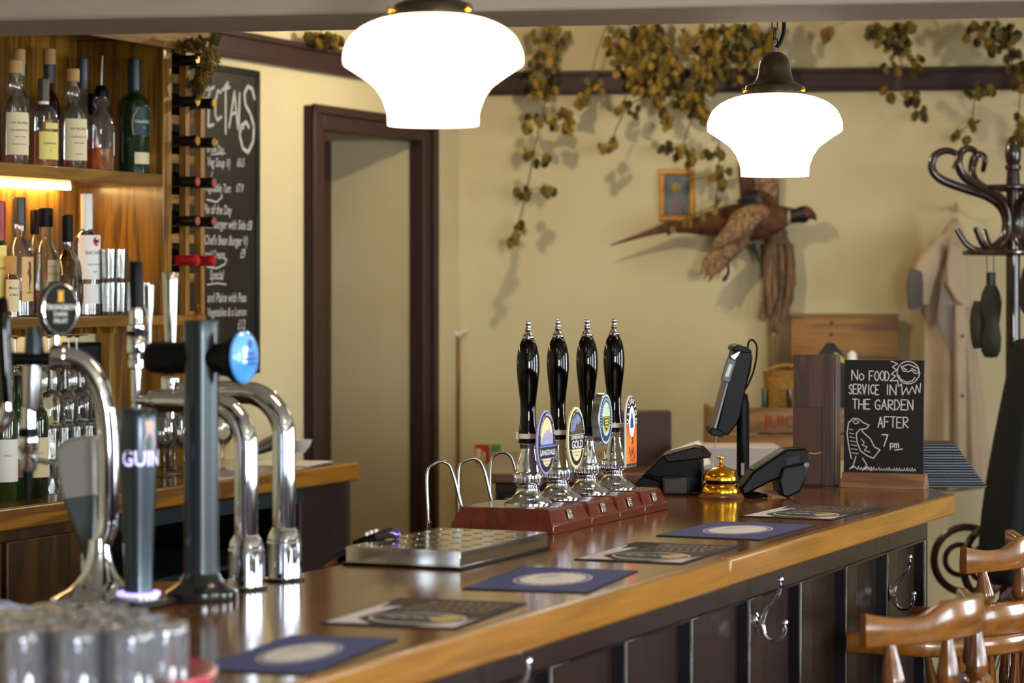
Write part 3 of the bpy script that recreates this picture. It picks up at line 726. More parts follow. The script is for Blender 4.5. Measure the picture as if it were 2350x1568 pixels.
for q in range(7):
    x = 745 + q * 4.5; y = 1300 - q * 2.6
    mm.lathe([(.0001, -.0022), (.0022, 0), (.0001, .0022)], 8, Txyz(*gp(x, y)))
    mm.lathe([(.0001, -.0022), (.0022, 0), (.0001, .0022)], 8, Txyz(*gp(x + 5, y + 4)))
part('bead_chain', mm, BRASS, g)

# ------------------------------------------------------------------ beer mats (bar runners)
BLUE = mat('mat_blue', '4a5590', .85, noise=.12, nscale=60, bump=.2, bscale=400); BLUEL = mat('mat_royal', '5a78c8', .7); MATB = mat('mat_edge', '15151c', .8); MATBK = mat('mat_black', '2b2724', .75)
def runner(corn, kind, label, i):
    """corners in the photo: near-left, near-right, far-right, far-left on the bar top"""
    Pw = [on(a, b, ZB + .0015) for a, b in corn]
    c = sum(Pw, Vector()) / 4; xa = ((Pw[1] - Pw[0]) + (Pw[2] - Pw[3])); wd = xa.length / 2; rz = math.atan2(xa.y, xa.x)
    ya = ((Pw[3] - Pw[0]) + (Pw[2] - Pw[1])); dp = (ya - ya.project(xa)).length / 2
    t = thing('bar_mat', label, 'bar mat', (c.x, c.y, ZB), rz, group=['navy bar mats', 'black and white bar mats'][kind])
    W, D = wd / 2, dp / 2
    part('rubber_backing', MB().bx(-W, W, -D, D, .0002, .0020), MATB, t, .0005)
    def fl(poly, z): return MB().add([(a * W, b * D, z) for a, b in poly], [tuple(range(len(poly)))])
    def el(cx, cy, rx, ry, z, n=40): return MB().add([((cx + rx * math.cos(2 * math.pi * k / n)) * W, (cy + ry * math.sin(2 * math.pi * k / n)) * D, z) for k in range(n)], [tuple(range(n))])
    if kind == 0:
        part('fabric', fl([(-.97, -.97), (.97, -.97), (.97, .97), (-.97, .97)], .0023), BLUE, t)
        part('emblem_rim', el(0, 0, .60, .60, .0025), mat('mat_sand', 'e8d6b4', .7), t)
        part('emblem_ring', el(0, 0, .57, .57, .0027), BLUEL, t)
        part('emblem_field', el(0, 0, .50, .50, .0029), mat('mat_field', 'f4f3fa', .7, noise=.15, nscale=30, col2='e9e2dc'), t)
        part('emblem_flash', fl([(-.30, -.05), (-.02, .18), (.04, .30), (-.05, .34), (-.30, .2)], .0031), mat('mat_pale', 'c3d0dd', .8), t)
        tx = MB(); n = 22
        for q in range(n):
            a = 2 * math.pi * q / n
            tx.box((0, 0, 0), (.0022, .0065, .0002), Txyz(.53 * W * math.cos(a), .53 * D * math.sin(a), .0030) @ Rz(a - R(90)))
        part('ring_marks', tx, CHALK, t, kind='stuff')
    else:
        part('fabric', fl([(-.97, -.97), (.97, -.97), (.97, .97), (-.97, .97)], .0023), MATBK, t)
        part('white_border', fl([(-.95, -.95), (-.62, -.95), (-.90, .55), (-.95, .62)], .0025), mat('mat_white', 'e2dde6', .7), t)
        part('white_edge', fl([(-.95, -.95), (-.95, .1), (-.60, .4), (-.70, -.6), (-.3, -.93)], .0026), mat('mat_white', ''), t)
        part('white_edge', fl([(.35, -.95), (.93, -.95), (.93, -.25), (.86, -.55), (.6, -.80)], .0026), mat('mat_white', ''), t)
        part('badge_rim', el(.12, -.45, .70, .38, .0028), mat('mat_white', ''), t)
        part('badge_field', el(.12, -.45, .66, .33, .0030), mat('mat_badge', '1f1d20', .7), t)
        part('badge_gold', el(.52, -.42, .20, .22, .0032), mat('mat_gold', 'c9b070', .7), t)
        tx = MB()
        for q in range(6): tx.box((0, 0, 0), (.017, .016, .0002), Txyz((-.28 + .11 * q) * W, (-.42 + .03 * (q % 2)) * D, .0033) @ Rz(.3 * (q % 3)))
        part('badge_marks', tx, mat('mat_grey', 'a8aab4', .7), t)
        tx = MB(); random.seed(i)
        for r_ in range(3):
            x = -.55 + .1 * r_
            while x < .80:
                l = random.uniform(.05, .10); tx.box((0, 0, 0), (l * W, .17 * D, .0002), Txyz((x + l / 2) * W, (.18 + .26 * r_) * D, .0026) @ Rz(random.uniform(-.25, .25))); x += l + .06
        part('lettering_marks', tx, mat('mat_brownprint', '7a624c', .7), t)
mats = [([(435, 1540), (695, 1545), (930, 1470), (675, 1455)], 0, 'navy bar mat with round cream emblem, nearest the glasses'),
        ([(726, 1431), (1040, 1443), (1218, 1385), (925, 1372)], 1, 'black and white bar mat between the two nearest navy ones'),
        ([(1040, 1351), (1320, 1360), (1492, 1311), (1215, 1302)], 0, 'navy bar mat with round emblem in front of the drip tray'),
        ([(1312, 1284), (1573, 1294), (1692, 1253), (1462, 1244)], 1, 'black and white bar mat right of the mahogany plinths'),
        ([(1505, 1230), (1755, 1239), (1866, 1206), (1645, 1196)], 0, 'navy bar mat with round emblem, farthest navy one'),
        ([(1700, 1185), (1917, 1194), (2018, 1165), (1822, 1158)], 1, 'black and white bar mat before the NO FOOD board')]
for i, a in enumerate(mats): runner(*a, i)

# ------------------------------------------------------------------ counter bell
b = on(1654, 1143)
t = thing('counter_bell', 'brass counter bell on a round wooden base', 'bell', b, 0); t.scale = (1.06, 1.06, 1.06)
part('base', MB().lathe([(.052, 0), (.0535, .004), (.050, .010), (.044, .0135), (.0001, .0135)], 40), wood('bell_base', '7a4a2a', '55301a', 0, 8, .25, .5), t)
part('lower_dome', MB().lathe([(.0445, .0136), (.0445, .018), (.041, .027), (.037, .033), (.030, .036), (.0001, .036)], 40), BRASS, t)
part('gap_ring', MB().lathe([(.034, .036), (.034, .040)], 30), BLACKP, t)
part('dome', MB().lathe([(.0375, .040), (.0400, .041), (.0400, .046), (.0380, .053), (.0330, .060), (.0250, .066), (.0150, .0695), (.010, .071), (.0085, .074), (.0001, .074)], 40), BRASS, t)
part('stem', MB().lathe([(.0062, .074), (.0045, .079), (.0032, .082), (.0032, .088), (.0045, .090)], 20), BRASS, t)
part('button', MB().lathe([(.004, .089), (.0095, .091), (.0095, .0935), (.006, .095), (.0001, .0955)], 20), BRASS, t)
# ------------------------------------------------------------------ pendant lamps
SHADE = mat('opal_glass_lit', 'ffe8cc', .3, emit=E_SHADE)
SH_PROF = [(.0755, 0), (.0757, .004), (.0762, .019), (.0785, .028), (.0853, .046), (.098, .064), (.111, .074), (.121, .081), (.136, .091), (.1465, .0975), (.1495, .101), (.1505, .108), (.1495, .120), (.1445, .134), (.138, .146), (.130, .154), (.120, .162), (.108, .1685), (.090, .1755), (.073, .1795), (.066, .181)]
def pendant(x, y, zb, zc, label):
    t = thing('pendant_lamp', label, 'lamp', (x, y, zb), 0, group='opal glass pendant lamps over the bar')
    part('lamp_shade', MB().lathe([(.0735, .002)] + SH_PROF, 56, cap=False), SHADE, t, label='glowing white opal glass shade', smooth=50)
    z = .179
    part('fitter', MB().lathe([(.060, z), (.0655, z + .002), (.0655, z + .018), (.063, z + .022), (.050, z + .027), (.042, z + .034), (.0375, z + .046), (.0355, z + .060), (.033, z + .074), (.027, z + .086), (.018, z + .094), (.010, z + .097), (.0001, z + .098)], 40), BRONZE, t)
    for a in (20, 140, 260):
        part('thumb_screw', MB().lathe([(.002, .0), (.002, .008), (.005, .009), (.005, .013), (.0001, .014)], 12, Rz(R(a - 90)) @ Txyz(0, -.0655, z + .01) @ Rx(R(90))), BRASS, t)
    z2 = z + .098
    part('swivel', MB().lathe([(.007, z2 - .002), (.007, z2 + .008), (.004, z2 + .010)], 16), CHROME, t)
    top = zc - zb
    k = 0; zz = z2 + .006
    while zz < top - .02:
        m = MB(); h, wd = .026, .0065
        pts = [(wd * math.cos(a) * (1), 0, h / 2 + (h / 2 - wd) * (1 if math.sin(a) > 0 else -1) + wd * math.sin(a)) for a in [2 * math.pi * (q + .5) / 16 for q in range(17)]]
        m.tube(pts, .0016, 6, Txyz(0, 0, zz) @ Rz(R(90 * (k % 2) + 15)))
        part('chain_link', m, BRONZE, t); zz += .0205; k += 1
    part('cable', MB().tube(smooth([(.002, 0, z2 + .008), (.012, 0, z2 + .02), (.020, 0, z2 + .045), (.019, 0, z2 + .08), (.010, .004, z2 + .13), (.008, .006, min(top, z2 + .2)), (.008, .006, top)], 6), .0042, 10), BLACKP, t)
    part('ceiling_rose', MB().lathe([(.05, top - .02), (.05, top), (.0001, top)], 30), BRONZE, t)
p1 = at(994, 288, 4.34); p2 = at(1778, 405, 5.80)
pendant(p1.x, p1.y, p1.z, ZC, 'opal glass pendant lamp with bronze fitter in front of the ceiling beam')
pendant(p2.x, p2.y, p2.z, ZC, 'opal glass pendant lamp hanging on a chain behind the ceiling beam')

# ------------------------------------------------------------------ beer fonts at the near end
def L(org, px, py, d=None):
    p = at(px, py, d or org.y) - Vector((org.x, org.y, ZB)); return p
# chrome flared swan neck with round badge
o1 = on(228, 1380); d1 = o1.y; s1 = d1 / FPX
t = thing('beer_font', 'chrome swan neck beer font with flared foot and round black badge', 'beer font', (o1.x, o1.y, ZB), 0)
part('foot', MB().lathe([(.077, 0), (.078, .004), (.076, .007), (.065, .012), (.050, .020), (.038, .031), (.028, .044), (.0225, .058), (.0195, .072), (.0175, .085), (.017, .10)], 56, Txyz(0, 0, 0), cap=True), CHROME, t)
nk = [(246, 1320), (248, 1200), (250, 1080), (248, 1000), (240, 930), (222, 875), (196, 838), (165, 822), (130, 820)]
org = Vector((o1.x, o1.y, ZB)); 
pts = [L(o1, *p) for p in nk]; pts = [Vector((p.x - .0, p.y, p.z)) for p in pts]
pts[0] = Vector((.004, 0, .095))
part('neck', MB().tube(smooth(pts, 8), .0165, 24), CHROME, t)
part('neck_end', MB().lathe([(.018, -.012), (.020, -.010), (.020, .010), (.018, .012), (.0001, .012)], 24, Matrix.Translation(L(o1, 134, 820)) @ Ry(R(90))), CHROME, t)
bj = L(o1, 128, 790); part('badge_stem', MB().tube([bj, bj + Vector((0, 0, .028))], .006, 12), CHROME, t)
# badge: round lens facing between camera and customers
bc_ = L(o1, 132, 710)
bd = part('badge', MB().lathe([(.0001, -.008), (.034, -.008), (.0405, -.005), (.042, 0), (.0405, .006), (.036, .009), (.0001, .009)], 48, Rx(R(90)) @ Matrix.Diagonal((.82, 1.05, 1, 1))), GUNM, t, loc=bc_, rot=(0, 0, R(38)))
part('badge_face', MB().disc((0, 0), .0285, .0375, -.0102), mat('badge_black', '0d0a0b', .4, spec=.15), bd)
part('badge_rim', MB().tube([(.031 * math.cos(a), -.0095, .040 * math.sin(a)) for a in [2 * math.pi * q / 40 for q in range(41)]], .0022, 8), CHROME, bd)
part('badge_lettering', mtext(mtext(mtext(MB(), 'STRONGBOW', .0112, 0, .003, -.0112, sx=.86, bold=.0003), 'DARK', .0095, 0, -.008, -.0112, bold=.0002), 'FRUIT', .0095, 0, -.019, -.0112, bold=.0002), CHALK, bd)
part('badge_icon', MB().add([(a, -.0112, b) for a, b in [(-.006, .012), (.006, .012), (.0045, .016), (.0045, .027), (.006, .030), (-.006, .030), (-.0045, .027), (-.0045, .016)]], [tuple(range(8))]), mat('icon_yellow', 'e0a414', .5), bd)
# crossbar, handle and spout towards the server
cb = L(o1, 78, 826)
part('crossbar', MB().tube([L(o1, 124, 824), L(o1, 10, 824)], .0105, 18), BLACKM, t)
part('tap_handle', MB().tube([L(o1, 79, 812), L(o1, 78, 780), L(o1, 77, 750)], [.0165, .0145, .0110], 22), GUNM, t)
part('tap_body', MB().tube([L(o1, 75, 838), L(o1, 73, 880), L(o1, 71, 935), L(o1, 69, 942)], [.0150, .0145, .0125, .011], 22), SATIN, t)
part('tap_barrel', MB().lathe([(.010, .040), (.0115, .038), (.0115, .005), (.010, .003), (.010, -.003), (.014, -.004), (.0155, -.010), (.0155, -.030), (.013, -.034), (.013, -.038), (.0145, -.040), (.0145, -.058), (.012, -.064), (.0001, -.066)], 28, Matrix.Translation(L(o1, 66, 990))), CHROME, t)
part('rubber_ring', MB().lathe([(.0118, -.008), (.0160, -.006), (.0160, .006), (.0118, .008)], 28, Matrix.Translation(L(o1, 66, 994))), BLACKP, t)
part('nozzle', MB().tube([L(o1, 64, 1078), L(o1, 63, 1150)], [.0095, .0065], 18), BLACKP, t)
part('side_lever', MB().tube([L(o1, 80, 1055), L(o1, 132, 1066)], .0045, 12), CHROME, t)

# neighbour tap handle at the picture's left edge
ol = on(8, 1470)
t = thing('beer_font', 'tapered black tap handle at the left edge of the picture', 'beer font', (ol.x, 4.1, ZB), 0)
def L2(px, py): return at(px, py, 4.1) - Vector((ol.x, 4.1, ZB))
part('tap_handle', MB().tube([L2(16, 925), L2(12, 830), L2(7, 740), L2(5, 690), L2(4, 682)], [.0085, .0120, .0115, .0085, .004], 22), BLACKG, t)
part('tap_body', MB().tube([L2(16, 920), L2(16, 950)], .008, 16), CHROME, t)
part('ferrule', MB().tube([L2(-14, 817), L2(8, 817)], .008, 14), SATIN, t)
part('neck', MB().tube(smooth([L2(16, 940), L2(5, 975), L2(-30, 990), L2(-60, 1020), L2(-70, 1100), L2(-70, 1400)], 6), .012, 18), CHROME, t)
part('foot', MB().lathe([(.06, 0), (.058, .006), (.03, .02), (.014, .06)], 36, Txyz(L2(-70, 1400).x, 0, 0)), CHROME, t)

# tall grey wedge font with a chrome blade edge
og = on(205, 1362); 
og = Vector((og.x, og.y, ZB))
t = thing('beer_font', 'tall grey wedge shaped beer font with a chrome blade edge behind the swan neck', 'beer font', og, 0)
def LG(px, py): return at(px, py, og.y) - og
prof = [LG(*p) for p in [(150, 1010), (175, 1003), (222, 1000), (226, 1100), (226, 1250), (222, 1345), (204, 1345), (200, 1290), (175, 1215), (146, 1140), (137, 1100), (130, 1030)]]
part('body', MB().prism([(p.x, p.z) for p in prof], -.022, .022, 'y'), mat('font_grey', '8d8b84', .35, .15), t, .010)
prof = [LG(*p) for p in [(146, 1140), (226, 1128), (226, 1250), (222, 1345), (204, 1345), (200, 1290), (175, 1215)]]
part('lower_body', MB().prism([(p.x, p.z) for p in prof], -.0235, .0235, 'y'), mat('font_slate', '4d5553', .3, .3), t, .008)
bl_ = [(238, 1010), (234, 1060), (216, 1120), (208, 1180), (216, 1240), (212, 1300), (222, 1350)]
part('blade_edge', MB().tube(smooth([LG(*p) for p in bl_], 6), [.006] * 37, 14, flat=3.2), CHROME, t)
part('foot', MB().lathe([(.036, 0), (.036, .005), (.026, .012), (.018, .022), (.0001, .022)], 36, Matrix.Diagonal((1, .9, 1, 1))), CHROME, t)

# the tall dark stout font
oq = on(318, 1392); oq = Vector((oq.x, oq.y, ZB))
t = thing('beer_font', 'dark grey tapered stout font with white lettering and glowing foot', 'beer font', oq, RU - R(90))
sg = oq.y / FPX
def hz_(py): return (1392 - py) * sg
prof = [(.0270, hz_(1358)), (.0265, hz_(1340)), (.0270, hz_(1290)), (.0300, hz_(1180)), (.0345, hz_(1080)), (.0365, hz_(1010)), (.0355, hz_(960)), (.0335, hz_(944)), (.030, hz_(938)), (.0001, hz_(936))]
prof = [(a * .86, b) for a, b in prof]
part('body', MB().lathe(prof, 48), mat('stout_font_grey', '454e55', .26, .75), t, smooth=50)
part('glow_ring', MB().lathe([(.0300, hz_(1366)), (.0345, hz_(1366)), (.0345, hz_(1358)), (.0300, hz_(1358))], 40, cap=False), mat('glow_violet', 'b9a8ff', .4, emit=1.6), t, label='violet glowing ring')
part('clear_foot', MB().lathe([(.0335, hz_(1388)), (.0335, hz_(1366)), (.0001, hz_(1366))], 40), mat('clear_foot', 'b9bec8', .15, .3), t)
part('base', MB().bx(-.042, .042, -.055, .050, 0, .012), mat('font_base', '241f1e', .4), t, .006)
# lettering on the face towards the customers: local -Y turned
tx = MB()
vs, fs = text_geo('GUINNESS', .034, 0, .0006)
rr = .0310
v2 = []
for a, b, c in vs:
    ang = (a * .86) / rr; v2.append((rr * math.sin(ang) , -rr * math.cos(ang), b + hz_(1052)))
tx.add(v2, fs)
ro = part('lettering', tx, mat('glow_white', 'd8d0ff', .4, emit=.9), t, rot=(0, 0, R(104)))
hp = MB()
v2 = []
outl = [(-.011, .0), (.009, -.002), (.010, .012), (.006, .026), (.008, .040), (.0, .046), (-.010, .042), (-.0065, .024), (-.012, .010)]
v2 = [(rr * 1.02 * math.sin((a) / rr), -rr * 1.02 * math.cos(a / rr), b + hz_(1028)) for a, b in outl]
hp.add(v2, [tuple(range(len(v2)))])
part('harp_emblem', hp, mat('harp_pink', 'c9a89a', .4, emit=.3), t, rot=(0, 0, R(68)))

# black column with horizontal arm and blue oval lens
oc = on(462, 1377); oc = Vector((oc.x, oc.y, ZB)); sc_ = oc.y / FPX
t = thing('beer_font', 'matt black column beer font with blue oval lens badge', 'beer font', oc, RU)
Hc = (1377 - 735) * sc_
part('foot', MB().lathe([(.0575, 0), (.0585, .003), (.0585, .014), (.055, .017), (.047, .021), (.038, .028), (.031, .038), (.0285, .044)], 56), mat('font_foot', '4a4d4e', .16, .85), t)
part('column', MB().lathe([(.0285, .042), (.0280, .10), (.0280, Hc - .03), (.0288, Hc - .002), (.0282, Hc), (.0001, Hc)], 56), mat('column_grey', '3c4245', .27, .7), t)
za = (1377 - 822) * sc_
part('rear_arm', MB().lathe([(.0255, .0), (.0260, .03), (.0260, .088), (.0240, .094), (.0001, .094)], 40, Txyz(0, 0, za) @ Rx(R(-90))), BLACKM, t)
part('lens_housing', MB().lathe([(.020, .01), (.0230, .03), (.0300, .052), (.0395, .066), (.0415, .074), (.0400, .078), (.0001, .078)], 44, Txyz(0, 0, za) @ Rx(R(90))), BLACKM, t)
ln = part('lens', MB().lathe([(.0410, .0), (.0412, .004), (.0370, .009), (.026, .0125), (.012, .0140), (.0001, .0142)], 44, Rx(R(90)) @ Matrix.Diagonal((1, 1.03, 1, 1))), mat('lens_blue', '1c8be6', .12, noise=.4, nscale=16, col2='8cc8f2', coat=.8, emit=.25), t, loc=(0, -.076, za + .002))
tx = MB()
for s_, z_, q in (('ADNAMS', 0, 0),): pass
mtext(tx, 'GHOST', .0125, 0, -.004, -.0152, bold=.0003) if False else None
for q, (x_, z_, w_) in enumerate([(-.018, -.002, .036), (-.014, -.010, .028), (-.010, .006, .020)]):
    k = 0
    while k * .0046 < w_:
        tx.bx(x_ + k * .0046, x_ + k * .0046 + .0032, -.0155, -.0150, z_ - .0024, z_ + .0022); k += 1
part('lens_marks', tx, mat('lens_deep', '1a4f9a', .4), ln)
part('lens_emblem', MB().add([(a, -.0153, b) for a, b in [(-.005, .016), (.004, .015), (.006, .022), (.002, .030), (-.003, .029), (-.006, .023)]], [tuple(range(6))]), mat('lens_deep', ''), ln)
part('seam_button', MB().tube([(-.024, .012, .10), (-.024, .012, .16)], .004, 10), BLACKP, t)

# pair of chrome swan necks
def swan(px, py, ytop, pxe, rad, label, tap):
    ob = on(px, py); ob = Vector((ob.x, ob.y, ZB)); s = ob.y / FPX
    t = thing('beer_font', label, 'beer font', ob, RU - 0)
    ztop = (py - ytop) * s - rad
    reach = (px - pxe) * s / CA
    part('collar', MB().lathe([(.0325, 0), (.0325, .004), (.0300, .006), (.0300, .065), (.0285, .069), (.0285, .072), (.0262, .080), (.0225, .087), (.0205, .090)], 60), CHROME, t, smooth=12)
    part('rubber_foot', MB().lathe([(.0355, 0), (.0355, .0035), (.0325, .0045)], 40), BLACKP, t)
    br = .075; pts = [(0, 0, .085), (0, 0, .16), (0, 0, ztop - br)]
    for q in range(1, 9):
        a = R(90) * q / 8; pts.append((0, br - br * math.cos(a), ztop - br + br * math.sin(a)))
    pts += [(0, (br + reach) / 2, ztop), (0, reach - .03, ztop)]
    part('neck', MB().tube(pts, rad, 28, up=(1, 0, 0)), CHROME, t)
    part('coupling', MB().lathe([(rad * .8, -.004), (rad * .9, 0), (rad * .9, .016), (rad * .6, .020), (.008, .024), (.008, .05)], 24, Txyz(0, reach - .03, ztop) @ Rx(R(-90))), CHROME, t)
    return t, ob, reach, ztop, s
t, ob, rc, zt, s = swan(565, 1352, 897, 314, .0195, 'left chrome swan neck font with black tap handle, beside the black column', 0)
fx = rc + .015
def V(z0, *pr): return MB().lathe([(a, z0 + b) for a, b in pr], 28, Txyz(0, fx, 0))
px_top = 600; z_of = lambda py: CZ - (py - HY) / FPX * (ob.y + .08) - ZB
part('tap_handle', MB().tube([(0, fx, z_of(707)), (0, fx, z_of(650)), (0, fx, z_of(603)), (0, fx, z_of(600))], [.0095, .0112, .0122, .0110], 22), BLACKM, t)
part('handle_ferrule', MB().tube([(0, fx, z_of(728)), (0, fx, z_of(707))], [.0105, .010], 20), mat('ferrule_grey', '8d857c', .3, .7), t)
part('tap_barrel', MB().lathe([(.0110, 0), (.0132, .003), (.0132, .016), (.0115, .018), (.0115, .026), (.0150, .028), (.0155, .034), (.0155, .052), (.014, .055), (.0150, .057), (.0150, .074), (.012, .077), (.0115, .08), (.0115, .10), (.010, .102)], 30, Txyz(0, fx, z_of(848))), CHROME, t)
part('rubber_ring', MB().lathe([(.0118, 0), (.0162, .002), (.0162, .008), (.0118, .010)], 28, Txyz(0, fx, z_of(772))), BLACKP, t)
part('spout', MB().tube([(0, fx, z_of(845)), (0, fx, z_of(935))], [.0088, .0075], 20), CHROME, t)
part('flow_lever', MB().tube([(0, fx - .005, z_of(818)), (0, fx - .045, z_of(820))], .0058, 14), mat('lever_bronze', '9b8566', .15, 1), t)
part('side_paddle', MB().tube([(.018, fx - .015, z_of(815)), (.018, fx - .015, z_of(740)), (.018, fx - .015, z_of(700)), (.018, fx - .015, z_of(655))], [.003, .0042, .0075, .0080], 16), SATIN, t)
t, ob, rc, zt, s = swan(652, 1332, 876, 390, .0200, 'right chrome swan neck font with tall silver paddle handle, nearest the drip tray', 0)
fx = rc + .012
z_of = lambda py: CZ - (py - HY) / FPX * (ob.y + .085) - ZB
part('tap_handle', MB().tube([(0, fx, z_of(800)), (0, fx, z_of(740)), (0, fx, z_of(650)), (0, fx, z_of(628)), (0, fx, z_of(626))], [.0095, .0115, .0140, .0142, .0135], 24), STEEL, t)
part('handle_ferrule', MB().tube([(0, fx, z_of(832)), (0, fx, z_of(800))], [.006, .007], 14), CHROME, t)
part('rubber_ring', MB().lathe([(.0125, 0), (.0125, .014)], 24, Txyz(0, fx, z_of(858))), BLACKP, t)
part('valve', MB().lathe([(.009, -.04), (.009, -.024), (.0115, -.022), (.0115, -.002), (.0165, .0), (.0165, .018), (.013, .022), (.0001, .022)], 28, Txyz(0, fx, z_of(893))), CHROME, t)
part('spout', MB().tube([(0, fx, z_of(905)), (0, fx, z_of(960))], [.0068, .006], 18), CHROME, t)
part('cross_pipe', MB().tube([(0, fx - .03, z_of(921)), (0, fx + .045, z_of(921))], .0055, 14), CHROME, t)
part('blank_cap', MB().lathe([(.0001, -.006), (.0105, -.004), (.0105, .004), (.0001, .006)], 20, Txyz(0, fx + .03, z_of(915)) @ Ry(R(90))), CHROME, t)

# ------------------------------------------------------------------ pink tray with upturned glasses
tc = Vector((-.555, 3.27, ZB))
t = thing('serving_tray', 'round pink tray at the bottom left under the upturned glasses', 'tray', tc, 0)
part('tray', MB().lathe([(.0001, .003), (.150, .003), (.168, .006), (.178, .020), (.182, .024), (.186, .022), (.184, .016), (.176, .002), (.165, 0), (.0001, 0)], 64), mat('pink_melamine', 'cf3f63', .35, coat=.3), t)
TUMB = thin_glass('tumbler_bar', 'fbfcff', refl=.8, haze=.08, hcol='f8faff', rough=.06)  # white haze paints window brightness into the glasses
gp_ = [(.0315, .0), (.0300, .080), (.0290, .085), (.0001, .086)]
def fluted(prof, n, r, h):
    m = MB().lathe(prof, n * 2, cap=False)
    out = []
    for (x, y, z) in m.v:
        a = math.atan2(y, x); q = math.hypot(x, y); f = 1 - .075 * (.5 + .5 * math.cos(a * 11)) * (1 if h * .12 < z < h * .8 and q > r * .5 else 0)
        out.append((x * f, y * f, z))
    m.v = out; return m
def tumbler_mesh(r, h, th=.0018, base=.007):
    """upturned: open end down"""
    return fluted([(r - th, 0), (r, 0), (r * .995, h * .12), (r * .99, h * .2), (r * .98, h * .5), (r * .97, h * .78), (r * .965, h * .85), (r * .93, h - .002), (r * .88, h), (.0001, h), (.0001, h - base), (r * .93 - th, h - base), (r * .99 - th, h * .2), (r - th, 0)], 36, r, h).mesh('tumbler', 60)
tm = tumbler_mesh(.031, .088)
tm.materials.append(TUMB)
random.seed(11)
k = 0
pos = []
rowsp = [(-.175, 6), (-.115, 6), (-.055, 6), (.004, 5), (.062, 5), (.118, 4)]
for j, (dy, n) in enumerate(rowsp):
    for q in range(n):
        x = -.20 + q * .0655 + (.032 if j % 2 else 0); y = dy
        if x * x + y * y < .150 ** 2: pos.append((x, y))
rk = {}
ordn = ['first', 'second', 'third', 'fourth', 'fifth', 'sixth', 'seventh']
ys_ = sorted({y for x, y in pos}, reverse=True)
for x, y in sorted(pos, key=lambda p: (-p[1], p[0])):
    rk[y] = rk.get(y, -1) + 1
    o = bpy.data.objects.new('tumbler', tm); COL.objects.link(o); o.location = (tc.x + x, tc.y + y, ZB + .0035)
    o['label'] = 'upturned tumbler on the pink tray, %s row from the back, %s from left' % (ordn[ys_.index(y)], ordn[rk[y]]); o['category'] = 'glass'; o['group'] = 'upturned tumblers on the pink tray'
# dark tray edge with cloth at the far left, behind the tumblers
cl = on(20, 1425); 
m = MB(); nx = 14; ny = 8
for i in range(nx + 1):
    for j in range(ny + 1):
        x, y = -.11 + .16 * i / nx, -.04 + .09 * j / ny
        m.v.append((x, y, .012 + .022 * math.exp(-((x + .05) / .06) ** 2) + .006 * math.sin(x * 90 + y * 40) * math.sin(y * 70)))
for i in range(nx):
    for j in range(ny): a = i * (ny + 1) + j; m.f.append((a, a + 1, a + ny + 2, a + ny + 1))
o = solo('bar_cloth', m, mat('cloth_blue', 'a9b4cf', .9), 'crumpled pale blue bar cloth at the left edge behind the tumblers', 'cloth', (cl.x - .01, cl.y, ZB))
sm = o.modifiers.new('solid', 'SOLIDIFY'); sm.thickness = .004
# ------------------------------------------------------------------ chalk writing with a stroke alphabet
G = {'A': [[(0, 0), (2, 6), (4, 0)], [(.8, 2.2), (3.3, 2.2)]], 'C': [[(4, 5), (2.5, 6), (.8, 5), (0, 3), (.8, 1), (2.5, 0), (4, 1)]],
 'D': [[(0, 0), (0, 6), (2.2, 5.7), (4, 3.2), (2.4, .4), (0, 0)]], 'E': [[(4, 6), (0, 6), (0, 0), (4, 0)], [(0, 3.1), (3, 3.1)]],
 'F': [[(4, 6), (0, 6), (0, 0)], [(0, 3.1), (3, 3.1)]], 'G': [[(4, 5), (2.5, 6), (.8, 5), (0, 3), (.8, .8), (2.5, 0), (3.9, .8), (3.9, 2.6), (2.3, 2.6)]],
 'H': [[(0, 0), (0, 6)], [(4, 0), (4, 6)], [(0, 3), (4, 3)]], 'I': [[(2, 0), (2, 6)]], 'L': [[(0, 6), (0, 0), (3.6, 0)]],
 'N': [[(0, 0), (0, 6), (4, 0), (4, 6)]], 'O': [[(2, 6), (.5, 4.8), (0, 3), (.6, .9), (2, 0), (3.5, .9), (4, 3), (3.5, 5), (2, 6)]],
 'P': [[(0, 0), (0, 6), (3, 5.8), (3.8, 4.6), (3, 3.2), (0, 2.8)]], 'R': [[(0, 0), (0, 6), (3, 5.8), (3.8, 4.6), (3, 3.2), (0, 2.9), (4, 0)]],
 'S': [[(3.8, 5), (2.4, 6), (.6, 5.2), (.5, 3.9), (3.3, 2.4), (3.6, 1), (2, 0), (.1, .9)]], 'T': [[(0, 6), (4, 6)], [(2, 6), (2, 0)]],
 'V': [[(0, 6), (2, 0), (4, 6)]], 'M': [[(0, 0), (0, 6), (2, 2), (4, 6), (4, 0)]], 'o': [[(2, 4), (.5, 3), (.4, 1.2), (2, 0), (3.6, 1.2), (3.4, 3.1), (2, 4)]],
 '7': [[(0, 6), (4, 6), (1.4, 0)]], 'p': [[(.4, 4), (.4, -2)], [(.4, 3.2), (2.2, 4.2), (3.6, 2.8), (2.6, .6), (.4, .8)]],
 'm': [[(0, 0), (0, 4)], [(0, 3), (1.2, 4), (2, 3), (2, 0)], [(2, 3), (3.2, 4), (4, 3), (4, 0)]]}
def strokes(mb, s, x, z, w, h, lw, y, track=1.35, jit=.12):
    adv = w / (len(s) * track - (track - 1)) * track if len(s) else 0; cw = adv / track
    for ch in s:
        if ch in G:
            jx, jz = random.uniform(-jit, jit) * cw * .3, random.uniform(-jit, jit) * h * .3
            for st in G[ch]: mb.ribbon([(x + jx + a / 4 * cw + random.uniform(-jit, jit) * cw * .12, z + jz + b / 6 * h) for a, b in st], lw, y)
        x += adv * (.75 if ch == ' ' else 1) if ch != 'I' else adv * .8

